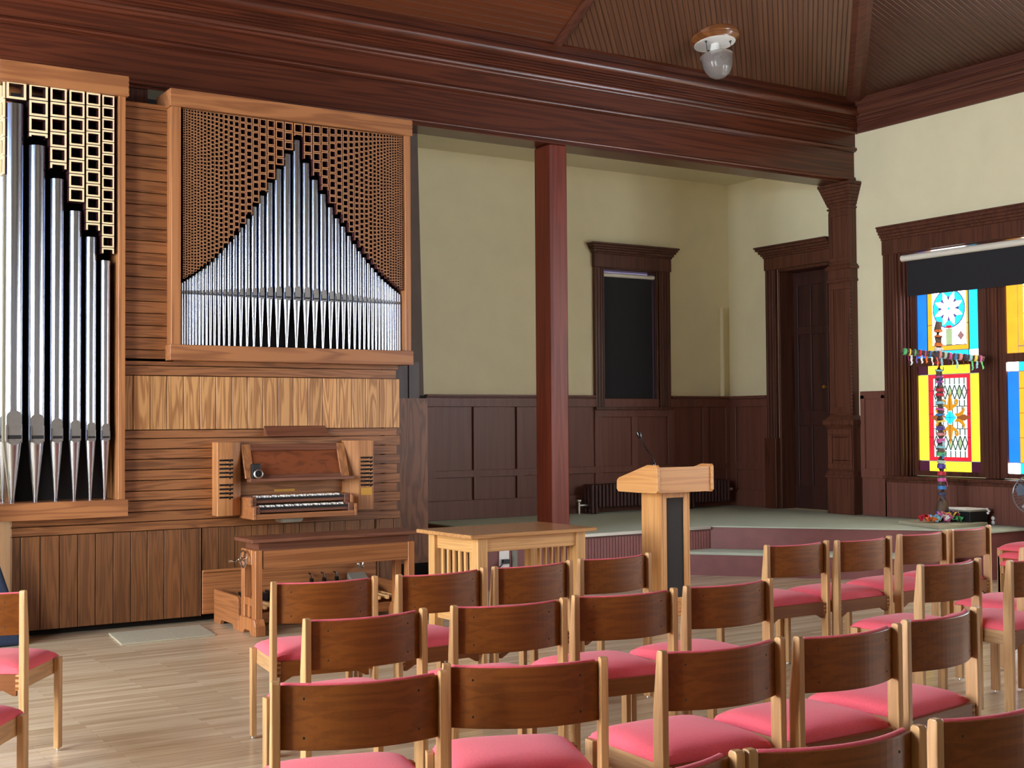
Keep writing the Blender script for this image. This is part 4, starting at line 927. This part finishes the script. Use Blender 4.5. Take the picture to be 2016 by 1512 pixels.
# small camera standing at the lower left of the music desk
cmra = thing('webcam', 'small black camera with pale round lens ring on the music desk', 'camera', (3.715, 9.54, 1.10))
t_ = MB(); t_.box(3.68, 3.75, 9.53, 9.575, 1.10, 1.215); t_.build('camera_body', M['black'], cmra, bevel=0.006)
t_ = MB(); t_.lathe([(0.036,0),(0.036,0.02),(0.026,0.024)], 22, (3.728,9.53,1.135), (-0.25,-1,0.1)); t_.lathe([(0.026,0.0245),(0.018,0.026),(0,0.026)], 22, (3.728,9.53,1.135), (-0.25,-1,0.1), mi=1); t_.build('lens', [M['glide'], M['black_gloss']], cmra, smooth=True)

# ------------------------------------------------------------------ pedalboard
pb = thing('pedalboard', 'organ pedalboard of pale wooden pedals behind the bench', 'pedalboard', (4.1, 9.42, 0))
for x0, x1 in ((3.425,3.455),(4.79,4.82)):
    t_ = MB(); t_.prism([(9.68,0.02),(9.68,0.255),(9.19,0.25),(9.16,0.23),(9.16,0.0),(9.26,0.0),(9.28,0.035),(9.52,0.035),(9.54,0.0),(9.68,0.0)][::1], lambda u,v,w_: (w_,u,v), x0, x1, 0.6); t_.build('cheek', M['bench_y'], pb, bevel=0.003, seg=1)
t_ = MB(); t_.box(3.455, 4.79, 9.62, 9.68, 0.03, 0.25, 0.4); t_.box(3.455, 4.79, 9.18, 9.21, 0.04, 0.11, 0.4); t_.build('frame', M['bench'], pb)
npd = 18
for k in range(npd):
    xx = 3.50+k*(1.24/(npd-1))
    t_ = MB(); t_.box(xx-0.012, xx+0.012, 9.17, 9.62, 0.135, 0.165, random.random()); t_.build('natural_pedal', M['maple'], pb, bevel=0.003, seg=1)
    if k % 7 in (0,1,3,4,5) and k < npd-1:
        xm = xx+1.24/(npd-1)/2
        t_ = MB(); t_.prism([(9.62,0.165),(9.62,0.225),(9.42,0.225),(9.39,0.18),(9.40,0.165)], lambda u,v,w_: (w_,u,v), xm-0.011, xm+0.011, 0.5); t_.build('sharp_pedal', M['ebony'], pb)

# ------------------------------------------------------------------ organ bench
bn = thing('organ_bench', 'tall brown organ bench with chrome height crank on its left end', 'bench', (4.08, 9.0, 0))
t_ = MB(); t_.box(3.395, 4.755, 8.80, 9.16, 0.668, 0.695, 0.5); t_.build('seat_top', M['bench_dark'], bn, bevel=0.005)
t_ = MB(); t_.box(3.47, 4.69, 8.86, 9.12, 0.605, 0.668, 0.3); t_.build('lift_box', M['bench_dark'], bn)
t_ = MB(); t_.box(3.50, 4.68, 8.845, 8.868, 0.475, 0.607, 0.5); t_.build('front_rail', M['bench'], bn, bevel=0.002, seg=1)
t_ = MB(); t_.box(3.50, 4.68, 9.10, 9.122, 0.475, 0.607, 0.5); t_.build('back_rail', M['bench'], bn, bevel=0.002, seg=1)
for xa in (3.435, 4.675):
    xb = xa+0.055; t_ = MB(); m = M['bench_v']
    t_.box(xa, xb, 8.84, 8.915, 0.10, 0.612, 0.55); t_.box(xa, xb, 9.06, 9.125, 0.10, 0.612, 0.6); t_.box(xa, xb, 8.915, 9.06, 0.50, 0.612, 0.6)
    t_.box(xa, xb, 8.915, 9.06, 0.205, 0.265, 0.65); t_.box(xa, xb, 8.96, 9.0, 0.12, 0.205, 0.5)
    t_.prism([(8.81,0.0),(8.81,0.07),(8.84,0.12),(9.125,0.12),(9.155,0.07),(9.155,0.0),(9.06,0.0),(9.035,0.03),(8.93,0.03),(8.905,0.0)], lambda u,v,w_: (w_,u,v), xa-0.012, xb+0.012, 0.5)
    t_.build('side_frame', m, bn, bevel=0.004, seg=1)
ck = MB(); cc = Vector((3.40, 8.985, 0.545)); rr_ = [cc+Vector((0,0.06*math.cos(2*PI*i/20),0.06*math.sin(2*PI*i/20))) for i in range(21)]
ck.tube(rr_, 0.008, 8); ck.cyl((3.44,8.985,0.545), (3.385,8.985,0.545), 0.014, n=12)
for k in range(3): ck.cyl(cc, cc+Vector((0,0.05*math.cos(k*2.094),0.05*math.sin(k*2.094))), 0.005, n=6)
ck.tube([(3.40,8.985,0.545),(3.36,8.98,0.542),(3.33,8.97,0.535),(3.28,8.95,0.538)], [0.008,0.006,0.007,0.011], 8)
ck.build('crank', M['chrome'], bn, smooth=True)

# ------------------------------------------------------------------ flat mat before the organ
mt = MB(); mt.add([(2.585,9.545,0),(2.53,9.02,0),(3.21,9.035,0),(3.265,9.54,0),(2.585,9.545,.012),(2.53,9.02,.012),(3.21,9.035,.012),(3.265,9.54,.012)], [(0,1,2,3),(7,6,5,4),(0,4,5,1),(1,5,6,2),(2,6,7,3),(3,7,4,0)])
tag(mt.build('floor_mat', M['mat'], bevel=0.003), 'pale beige mat on the floor before the organ', 'mat')
# navy cloth case at the far left
nv = MB(); nv.rings([[(1.38,9.40,0),(1.97,9.40,0),(1.97,9.62,0),(1.38,9.62,0)],[(1.44,9.42,0.3),(1.90,9.42,0.3),(1.90,9.60,0.3),(1.44,9.60,0.3)],[(1.52,9.45,0.62),(1.80,9.45,0.62),(1.80,9.58,0.62),(1.52,9.58,0.62)],[(1.56,9.47,1.1),(1.68,9.47,1.1),(1.68,9.56,1.1),(1.56,9.56,1.1)]])
tag(nv.build('instrument_case', M['navy'], bevel=0.03, seg=3), 'dark navy soft case standing at the left end of the organ', 'case')

# ------------------------------------------------------------------ table
tb = thing('wooden_table', 'light oak mission style table with slatted ends before the platform', 'table', (4.98, 7.90, 0), rz=math.radians(2.5))
def T_(name, mb, mat, bev=0.003): return mb.build(name, mat, tb, bevel=bev, seg=1, off=(0,0,0))
t_ = MB(); t_.box(-0.545, 0.545, -0.36, 0.36, 0.733, 0.76, 0.5); T_('tabletop', t_, M['table_top'], 0.004)
for sx in (-1, 1):
    for sy in (-1, 1):
        t_ = MB(); t_.box(sx*0.425-0.04, sx*0.425+0.04, sy*0.285-0.04, sy*0.285+0.04, 0, 0.733, 0.5); T_('leg', t_, M['table_v'])
    for q0, q1 in ((0.625,0.733),(0.13,0.19)):
        t_ = MB(); t_.box(sx*0.425-0.014, sx*0.425+0.014, -0.245, 0.245, q0, q1, 0.6); T_('end_rail', t_, M['table_y'])
    for k in range(6):
        yy = -0.185+k*0.074
        t_ = MB(); t_.box(sx*0.425-0.009, sx*0.425+0.009, yy-0.016, yy+0.016, 0.19, 0.625, 0.4+0.2*random.random()); T_('slat', t_, M['table_v'], 0.001)
for sy in (-1, 1):
    t_ = MB(); t_.box(-0.385, 0.385, sy*0.295-0.014, sy*0.295+0.014, 0.635, 0.733, 0.5); T_('apron', t_, M['table_h'])
t_ = MB(); t_.box(-0.41, 0.41, -0.05, 0.05, 0.14, 0.165, 0.5); T_('stretcher', t_, M['table_h'])

# socket and switch on the platform riser behind the table
so2 = thing('power_outlet', 'white power outlet with black plugs behind the table', 'outlet', (6.3, 9.97, 0.28))
bkp = MB(); bkp.box(6.0, 6.64, 10.03, 10.06, 0.0, 0.45); struct(bkp.build('trim_17', M['stage_red']), 'dark red boarding left of the platform')
t_ = MB(); t_.box(6.235, 6.34, 10.018, 10.03, 0.20, 0.36); t_.build('plate', M['white'], so2, bevel=0.003)
t_ = MB(); t_.box(6.255, 6.32, 9.975, 10.018, 0.235, 0.275); t_.tube([(6.26,9.98,0.25),(6.20,9.95,0.22),(6.12,9.97,0.17)], 0.006, 6); t_.build('plug', M['black'], so2)
t_ = MB(); t_.box(6.375, 6.43, 10.02, 10.03, 0.19, 0.345, 0.5); t_.box(6.385, 6.41, 10.014, 10.02, 0.25, 0.30); t_.build('switch_plate', M['grey'], so2)

# ------------------------------------------------------------------ lectern and microphone
lt = thing('lectern', 'honey brown lectern with sloped head and dark speaker panel', 'lectern', (6.55, 8.0, 0))
for xa in (6.246, 6.79):
    t_ = MB(); t_.prism([(7.745,0.985),(7.745,1.17),(7.76,1.186),(7.87,1.186),(8.235,1.078),(8.258,1.058),(8.262,0.99),(8.24,0.967),(7.765,0.967)], lambda u,v,w_: (w_,u,v), xa, xa+0.026, 0.55); t_.build('side_cheek', M['lectern_y'], lt, bevel=0.004)
t_ = MB(); t_.box(6.272, 6.79, 7.757, 7.78, 0.972, 1.168, 0.4); t_.box(6.272, 6.79, 7.78, 8.24, 0.972, 0.99, 0.4)
t_.hexa([(6.272,7.87,1.14),(6.79,7.87,1.14),(6.79,8.23,1.035),(6.272,8.23,1.035),(6.272,7.87,1.158),(6.79,7.87,1.158),(6.79,8.23,1.053),(6.272,8.23,1.053)]); t_.box(6.272,6.79,7.78,7.87,1.14,1.158); t_.build('desk_box', M['lectern'], lt)
t_ = MB(); t_.box(6.415, 6.435, 7.915, 8.16, 0.10, 0.967, 0.6); t_.box(6.69, 6.71, 7.915, 8.16, 0.10, 0.967, 0.4); t_.box(6.435, 6.475, 7.915, 7.94, 0.10, 0.967, 0.35); t_.box(6.65, 6.69, 7.915, 7.94, 0.10, 0.967, 0.35); t_.box(6.475, 6.65, 7.915, 7.94, 0.92, 0.967, 0.35); t_.box(6.475, 6.65, 7.915, 7.94, 0.10, 0.135, 0.35); t_.box(6.435, 6.69, 8.13, 8.15, 0.10, 0.967, 0.4)
t_.build('pedestal', M['lectern_v'], lt, bevel=0.003, seg=1)
t_ = MB(); t_.box(6.475, 6.65, 7.925, 7.935, 0.135, 0.92); t_.build('speaker_panel', M['grille'], lt)
t_ = MB(); t_.box(6.37, 6.76, 7.86, 8.22, 0.03, 0.055, 0.5); t_.box(6.39, 6.74, 7.88, 8.20, 0.055, 0.10, 0.4); t_.box(6.36, 6.77, 7.85, 8.23, 0.0, 0.03, 0.5); t_.build('plinth', M['lectern'], lt, bevel=0.004, seg=1)
mc = thing('microphone', 'black gooseneck microphone rising from the lectern top', 'microphone', (6.262, 7.80, 1.186))
t_ = MB(); t_.lathe([(0.012,0),(0.012,0.012),(0.006,0.02)], 12, (6.262,7.80,1.186)); t_.tube([(6.262,7.80,1.20),(6.253,7.82,1.26),(6.225,7.85,1.31),(6.215,7.865,1.34),(6.208,7.90,1.40)], 0.005, 8); t_.build('gooseneck', M['black_gloss'], mc, smooth=True)
t_ = MB(); t_.lathe([(0.008,0),(0.015,0.012),(0.018,0.03),(0.016,0.05),(0.0,0.06)], 14, (6.208,7.90,1.392), (-0.2,0.35,1)); t_.build('capsule', M['black_gloss'], mc, smooth=True)

# ------------------------------------------------------------------ cross, ribbons, things on the platform by the window
bd = MB(); bd.hexa([(10.20,8.34,STAGE),(10.93,8.34,STAGE),(10.97,9.03,STAGE),(10.42,9.03,STAGE),(10.20,8.34,STAGE+.035),(10.93,8.34,STAGE+.035),(10.97,9.03,STAGE+.035),(10.42,9.03,STAGE+.035)])
tag(bd.build('wooden_board', M['mat'], bevel=0.004, seg=1), 'flat pale board under the ribboned cross on the platform', 'board')
cr = thing('cross', 'tall rough wooden cross wound with coloured ribbons before the stained glass', 'cross', (10.72, 8.72, STAGE+.035))
ZB = STAGE+.035; ux, uy = 10.72, 8.72
t_ = MB(); t_.lathe([(0.12,0),(0.12,0.03),(0.06,0.05),(0.075,0.09),(0.065,0.15),(0.055,0.2)], 18, (ux,uy,ZB)); t_.build('stand', wood('cross_stand', (96,74,54), (62,46,34), 'Z', 0.6), cr, smooth=True)
pts = []; rd = []
for k in range(24):
    f_ = k/23; pts.append((ux-0.02*f_+0.006*math.sin(k*1.7), uy+0.006*math.cos(k*2.3), ZB+0.12+f_*1.90)); rd.append(0.036+0.005*math.sin(k*2.1))
t_ = MB(); t_.tube(pts, rd, 10); t_.build('upright', wood('cross_wood', (104,84,70), (64,50,42), 'Z', 0.65), cr, smooth=True)
L_ = Vector((0.843,-0.537,-0.10)).normalized(); cc = Vector((ux-0.018, uy-0.045, 2.175)); pts = []; rd = []
for k in range(16):
    f_ = k/15-0.5; p = cc+L_*(f_*0.84); pts.append((p.x, p.y, p.z+0.006*math.sin(k*1.9))); rd.append(0.028+0.004*math.sin(k*2.7))
t_ = MB(); t_.tube(pts, rd, 10); t_.build('crossbar', wood('cross_wood_bar', (104,84,70), (64,50,42), 'X', 0.65), cr, smooth=True)
RC = [(200,40,60),(240,120,40),(245,210,90),(90,190,120),(60,130,200),(90,70,170),(210,90,160),(240,240,235),(150,210,225),(60,60,90),(230,150,150),(190,210,190)]
RM = [plain('ribbon_%s' % ('red','orange','yellow','green','blue','violet','magenta','white','pale_blue','indigo','pink','sage')[i], c, 0.55, nscale=40, noise=0.1) for i, c in enumerate(RC)]
rnd = random.Random(3)
def band(c, ax, r, mat, h=0.02):
    t_ = MB(); ax = Vector(ax).normalized(); t_.lathe([(r,-h),(r*1.06,-h*0.5),(r*1.06,h*0.5),(r,h)], 12, c, ax, cap0=False, cap1=False)
    return t_.build('ribbon', mat, cr)
def tail(p, mat, ln_, dirv):
    t_ = MB(); p = Vector(p); d_ = Vector(dirv); s_ = Vector((d_.y,-d_.x,0)); s_ = s_.normalized()*0.010 if s_.length > 1e-4 else Vector((0.010,0,0))
    prev = None; rows = []
    for k in range(7):
        q = p+d_*(ln_*k/6*(1-0.4*k/6))+Vector((0,0,-ln_*0.9*(k/6)**1.6))+Vector((rnd.uniform(-1,1),rnd.uniform(-1,1),0))*0.006
        tw = Vector((0,0,0.006*math.sin(k*1.3)))
        rows.append((q-s_+tw, q+s_-tw))
    th = Vector((0.0012,0.0012,0.0))
    vs = [x for r in rows for x in r]+[x+th for r in rows for x in r]; n_ = len(rows)*2; fs = []
    for k in range(len(rows)-1):
        a_, b_, c_, e_ = 2*k, 2*k+1, 2*k+3, 2*k+2
        fs += [(a_,b_,c_,e_),(n_+e_,n_+c_,n_+b_,n_+a_),(a_,e_,n_+e_,n_+a_),(b_,n_+b_,n_+c_,c_)]
    t_.add(vs, fs); return t_.build('ribbon', mat, cr)
for k in range(26):
    z_ = ZB+0.28+k*0.066+rnd.uniform(-0.01,0.01); f_ = (z_-ZB-0.12)/1.9
    band((ux-0.02*f_, uy, z_), (0.12*rnd.uniform(-1,1),0.12*rnd.uniform(-1,1),1), 0.0405, rnd.choice(RM), rnd.uniform(0.008,0.022))
    if k % 2 == 0: tail((ux-0.02*f_-0.02, uy-0.045, z_), rnd.choice(RM), rnd.uniform(0.05,0.12), (rnd.uniform(-1,1),-0.4,0))
for k in range(16):
    f_ = (k+0.5)/16-0.5; p = cc+L_*(f_*0.82); band(p, L_, 0.034, rnd.choice(RM), rnd.uniform(0.006,0.016))
    tail(p+Vector((0,-0.02,-0.03)), RM[7] if k < 6 and k % 2 else rnd.choice(RM), rnd.uniform(0.07,0.13), (rnd.uniform(-.4,.4),-0.3,0))
# heap of loose ribbons at the foot
def loop_mesh(c, s, rot, h):
    t_ = MB(); pts = []
    for k in range(15):
        a = 2*PI*k/14*1.35+rot; rr_ = s*(0.6+0.4*math.sin(k*1.9+rot)); pts.append(Vector((c[0]+rr_*math.cos(a), c[1]+rr_*math.sin(a), c[2]+h*abs(math.sin(k*0.9+rot))+0.004)))
    rows = []
    for k, p in enumerate(pts):
        d_ = (pts[min(k+1,14)]-pts[max(k-1,0)]).normalized(); sd = d_.cross(Vector((0.3,0.2,1))).normalized()*0.016
        rows.append((p-sd, p+sd))
    th = Vector((0,0,0.0015)); vs = [x for r in rows for x in r]+[x+th for r in rows for x in r]; n_ = 30; fs = []
    for k in range(14):
        a_, b_, c_, e_ = 2*k, 2*k+1, 2*k+3, 2*k+2
        fs += [(a_,b_,c_,e_),(n_+e_,n_+c_,n_+b_,n_+a_),(a_,e_,n_+e_,n_+a_),(b_,n_+b_,n_+c_,c_)]
    t_.add(vs, fs); return t_
RN = ('red','orange','yellow','green','blue','violet','magenta','white','pale blue','indigo','pink','sage green')
order = [0,1,8,4,7,6,10,5,2,9,3,11,0,8,1,6]
seen = {}
for k, ci in enumerate(order):
    c = (10.42+0.028*k+rnd.uniform(-.02,.02), 8.62-0.004*k+rnd.uniform(-.07,.07), ZB+0.002)
    o = loop_mesh(c, rnd.uniform(0.05,0.085), rnd.uniform(0,6), rnd.uniform(0.05,0.11)).build('loose_ribbon', RM[ci])
    seen[ci] = seen.get(ci, 0)+1
    tag(o, '%s ribbon in the %s of the heap at the foot of the cross' % (RN[ci], 'left half' if k < 8 else 'right half'), 'ribbon', 'loose ribbons at the foot of the cross')
bb_ = thing('storage_box', 'low black box behind the ribbons at the foot of the cross', 'box', (10.88, 8.55, ZB))
t_ = MB(); t_.hexa([(10.76,8.42,ZB),(11.02,8.42,ZB),(11.05,8.68,ZB),(10.78,8.68,ZB),(10.74,8.40,ZB+.12),(11.04,8.40,ZB+.12),(11.07,8.70,ZB+.12),(10.76,8.70,ZB+.12)]); t_.build('tray', M['black'], bb_, bevel=0.01)
t_ = MB(); t_.box(10.735, 11.06, 8.395, 8.705, ZB+.105, ZB+.122); t_.build('rim', M['grey'], bb_, bevel=0.006)
pp_ = MB(); pp_.hexa([(10.70,8.42,ZB+.123),(11.0,8.40,ZB+.123),(11.0,8.62,ZB+.123),(10.74,8.66,ZB+.123),(10.69,8.42,ZB+.15),(10.99,8.41,ZB+.135),(10.99,8.62,ZB+.135),(10.73,8.66,ZB+.145)]); pp_.tube([(10.99,8.40,ZB+.13),(11.02,8.39,ZB+.10),(10.99,8.385,ZB+.085)], 0.014, 8)
tag(pp_.build('folded_cloth', M['white'], bevel=0.006), 'folded white cloth lying on the low black box', 'cloth')
ol = thing('wall_outlet', 'small white double outlet on the dark wall beside the platform box', 'outlet', (XR-0.032, 8.42, 0.5))
for zz in (0.478, 0.522):
    t_ = MB(); t_.lathe([(0.02,0),(0.02,0.006),(0.017,0.008)], 14, (XR-0.03, 8.42, zz), (-1,0,0)); t_.build('socket', M['white'], ol)
fn = thing('pedestal_fan', 'grey pedestal fan with round wire guard beside the window', 'fan', (10.82, 7.74, 0))
fc_ = Vector((10.80, 7.72, 0.80)); fd = Vector((-0.75,-0.65,0.05)).normalized()
A_ = fd.orthogonal().normalized(); B_ = fd.cross(A_)
t_ = MB(); t_.lathe([(0.17,0),(0.17,0.015),(0.05,0.035),(0.02,0.05)], 28, (10.86,7.78,0)); t_.cyl((10.86,7.78,0.03), (10.86,7.78,0.76), 0.014, n=12); t_.build('stand', M['black'], fn, smooth=True)
t_ = MB(); t_.lathe([(0.05,-0.14),(0.07,-0.12),(0.07,-0.04),(0.03,-0.02)], 20, fc_, fd); t_.build('motor', M['grey'], fn, smooth=True)
t_ = MB()
for k in range(4):
    a = k*PI/2; rr_ = []
    for s_ in range(2):
        ring = []
        for (rad_, ang, z_) in ((0.03,-.25,-.01),(0.16,-.1,-.025),(0.17,.35,-.01),(0.14,.75,.02),(0.03,.5,.012)):
            ring.append(fc_+(A_*math.cos(a+ang)+B_*math.sin(a+ang))*rad_+fd*(z_+0.003*s_))
        rr_.append(ring)
    t_.rings(rr_)
t_.build('blades', M['fan_blade'], fn)
t_ = MB()
for s_, z_ in ((1,0.05),(-1,-0.05)):
    for k in range(36):
        a = 2*PI*k/36; u_ = A_*math.cos(a)+B_*math.sin(a)
        t_.tube([fc_+u_*0.03+fd*z_, fc_+u_*0.12+fd*z_*1.0, fc_+u_*0.175+fd*z_*0.6, fc_+u_*0.185], 0.0016, 4)
    for rr2 in (0.03, 0.10): t_.tube([fc_+(A_*math.cos(2*PI*i/32)+B_*math.sin(2*PI*i/32))*rr2+fd*z_ for i in range(33)], 0.002, 4)
t_.tube([fc_+(A_*math.cos(2*PI*i/40)+B_*math.sin(2*PI*i/40))*0.186 for i in range(41)], 0.006, 6)
t_.build('wire_guard', M['fan_grey'], fn)

# ------------------------------------------------------------------ chairs
HW = 0.2425                                   # half distance between the back posts
def make_chair(label):
    r = thing('chair', label, 'chair')
    O = (0,0,0)
    for sx in (-1, 1):
        x0, x1 = sx*HW-0.0125, sx*HW+0.0125
        mb = MB(); y0 = -0.016
        # rear edge straight, front edge tapering to the top
        prof = [(y0,0.012),(y0,0.795),(y0+0.006,0.80),(y0+0.024,0.80),(y0+0.030,0.794),(y0+0.052,0.60),(y0+0.052,0.012)]
        mb.prism(prof, lambda u,v,w_: (w_,u,v), x0, x1, 0.5+0.2*sx)
        po = mb.build('back_post', M['chair'], r, bevel=0.003, off=O)
        mb = MB(); mb.lathe([(0.009,0),(0.010,0.004),(0.006,0.013)], 10, (sx*HW, 0.012, 0)); mb.build('glide', M['glide'], po, off=O, smooth=True)
        mb = MB(); mb.box(x0, x1, 0.385, 0.432, 0.012, 0.437, 0.45+0.15*sx)
        fo = mb.build('front_leg', M['chair'], r, bevel=0.003, off=O)
        mb = MB(); mb.lathe([(0.009,0),(0.010,0.004),(0.006,0.013)], 10, (sx*HW, 0.408, 0)); mb.build('glide', M['glide'], fo, off=O, smooth=True)
        mb = MB(); xi0, xi1 = sorted((sx*(HW-0.0125), sx*(HW-0.0325)))
        mb.box(xi0, xi1, -0.005, 0.428, 0.362, 0.432, 0.5+0.1*sx); mb.build('side_rail', M['chair_h'], r, bevel=0.002, off=O, seg=1)
    for yy, nm in ((0.0, 'rear_rail'), (0.405, 'front_rail')):
        mb = MB(); mb.box(-HW+0.0325, HW-0.0325, yy-0.004, yy+0.018, 0.362, 0.432, 0.5)
        for sx in (-1, 1):
            for k in range(3): mb.box(sx*(HW-0.0225)-0.0105, sx*(HW-0.0225)+0.0105, yy-0.0065, yy+0.0, 0.367+k*0.023, 0.378+k*0.023, 0.9)
        mb.build(nm, M['chair_back'], r, off=O)
    for sx in (-1,1):
        mb = MB(); mb.prism([(0.0,0.338),(0.014,0.338),(0.058,0.3615),(0.0,0.3615)], lambda u,v,w_: (sx*(HW-0.03)*1.0-sx*u*1.0, w_, v), 0.0, 0.014, 0.4); mb.build('corner_block', M['chair_back'], r, off=O)
    # curved plywood back, bulging to the rear, red pad on its front
    N_ = 20; hw = HW-0.0125
    def bulge(f): return 0.010-0.060*(1-(2*f-1)**2)
    def curved(y_off, th, z0, z1, hw_):
        rings = []
        for i in range(N_+1):
            f = i/N_; x = -hw_+2*hw_*f; y = bulge(f)+y_off
            rings.append([(x,y,z0),(x,y+th,z0),(x,y+th,z1),(x,y,z1)])
        return rings
    mb = MB(); mb.rings(curved(0.0, 0.011, 0.605, 0.785, hw), 0.5)
    bk = mb.build('back_panel', M['chair_back'], r, off=O, bevel=0.002, seg=1)
    mb = MB(); mb.rings(curved(0.0112, 0.018, 0.612, 0.790, hw-0.004), 0.5); mb.build('back_pad', M['fabric'], bk, off=O, bevel=0.007, seg=3)
    for fx in (0.14, 0.86):
        for zz in (0.64, 0.75):
            mb = MB(); x = -hw+2*hw*fx; mb.lathe([(0.004,0),(0.003,0.0015),(0,0.0018)], 8, (x, bulge(fx), zz), (0,-1,0)); mb.build('screw', M['black'], bk, off=O)
    # domed seat cushion with rolled edges
    mb = MB(); nx, ny = 14, 14; top = []; xw = HW-0.0135; y0, y1 = 0.022, 0.452
    rows = []
    for j in range(ny+1):
        row = []
        for i in range(nx+1):
            u = 2*i/nx-1; v = 2*j/ny-1
            # squarer spacing near the edge
            uu = math.copysign(1-(1-abs(u))**1.6, u); vv = math.copysign(1-(1-abs(v))**1.6, v)
            e = (1-abs(uu)**5)*(1-abs(vv)**5)
            z = 0.436+0.046*max(0, e)**0.42+0.006*(1-uu*uu)*(1-vv*vv)
            inset = 0.0
            row.append((uu*xw, (y0+y1)/2+vv*(y1-y0)/2, z))
        rows.append(row)
    vs = [p for rw in rows for p in rw]; W_ = nx+1; fs = []
    for j in range(ny):
        for i in range(nx): fs.append((j*W_+i, j*W_+i+1, (j+1)*W_+i+1, (j+1)*W_+i))
    b0 = len(vs); per = [i for i in range(W_)]+[j*W_+nx for j in range(1,ny+1)]+[ny*W_+i for i in range(nx-1,-1,-1)]+[j*W_ for j in range(ny-1,0,-1)]
    vs += [(vs[i][0]*0.985, vs[i][1], 0.425) for i in per]
    n_ = len(per)
    for k in range(n_): fs.append((per[k], b0+k, b0+(k+1)%n_, per[(k+1)%n_]))
    fs.append(tuple(b0+k for k in range(n_)))
    mb.add(vs, fs); mb.build('seat', M['fabric'], r, off=O, smooth=True)
    return r
G1 = 'chairs in the row nearest the table'; G2 = 'chairs in the second row'; G3 = 'chairs in the third row'; G4 = 'chairs in the row nearest the viewer'
CH = [
 (2.502,5.56,-8,'wooden chair with pink-red seat before the organ bench, leftmost of its row',G1),
 (3.105,5.522,2.7,'wooden chair with pink-red seat standing directly in front of the slatted table end',G1),
 (3.655,5.549,4.4,'wooden chair with pink-red seat before the middle of the table',G1),
 (4.227,5.61,4.2,'wooden chair with pink-red seat standing just left of the lectern',G1),
 (5.535,5.56,0,'wooden chair right of the lectern, first across the gap in the far row',G1),
 (6.072,5.536,3,'wooden chair in the far row before the platform, second right of the lectern',G1),
 (6.692,5.603,4.6,'wooden chair in the far row before the platform, third right of the lectern',G1),
 (7.25,5.675,8.9,'wooden chair at the right end of the far row, below the ribboned cross',G1),
 (2.178,4.461,-1.1,'wooden chair of the second row, overlapping the leftmost far-row chair',G2),
 (2.796,4.417,-7.8,'wooden chair of the second row standing second from its left end',G2),
 (3.365,4.395,-6.6,'wooden chair of the second row standing third from its left end',G2),
 (3.943,4.388,-0.7,'wooden chair of the second row in front of the lectern base',G2),
 (5.432,4.38,4,'wooden chair of the second row at the right, first past the gap',G2),
 (1.625,3.367,-14.4,'large wooden chair at the lower left of the main block, third row end',G3),
 (2.147,3.304,-21.6,'wooden chair in the third row turned to the right, second from the left',G3),
 (2.833,3.186,-2.7,'wooden chair in the third row, middle of its five',G3),
 (3.38,3.153,0.4,'wooden chair in the third row, fourth from the left of its five',G3),
 (3.954,3.23,8.9,'wooden chair at the right end of the third row with sunlit seat edge',G3),
 (2.215,2.107,-6.9,'wooden chair nearest the viewer at the bottom edge, middle of the three',G4),
 (1.70,2.16,-4,'wooden chair at the bottom edge, only its right post and back corner in view',G4),
 (2.785,2.10,0,'wooden chair in the bottom right corner cut off by the frame',G4),
 (5.943,4.24,4,'wooden chair at the right edge with a tall pale left post',G2),
 (6.56,4.62,6,'wooden chair at the right edge, only its seat showing behind another',G2),
 (1.04,6.086,-34,'wooden chair alone at the left edge, its right half in view',None),
 (0.635,4.908,-34,'wooden chair at the lower left corner, only seat corner and front leg showing',None),
]
ch0 = None
for x, y, a, lab, grp in CH:
    ra = math.radians(a)
    if ch0 is None:
        ch0 = make_chair(lab); ch0.location = (x,y,0); ch0.rotation_euler = (0,0,ra)
        if grp: ch0['group'] = grp
    else:
        o = dup(ch0, (x,y,0), ra, lab, grp)
        if not grp and 'group' in o: del o['group']
for k in range(3):
    dup(ch0, (8.765,6.02+0.004*k,0.057*k), math.radians(90), ('bottom wooden chair of the stack at the right edge','middle wooden chair of the stack at the right edge','top wooden chair of the stack at the right edge')[k], 'stacked chairs')
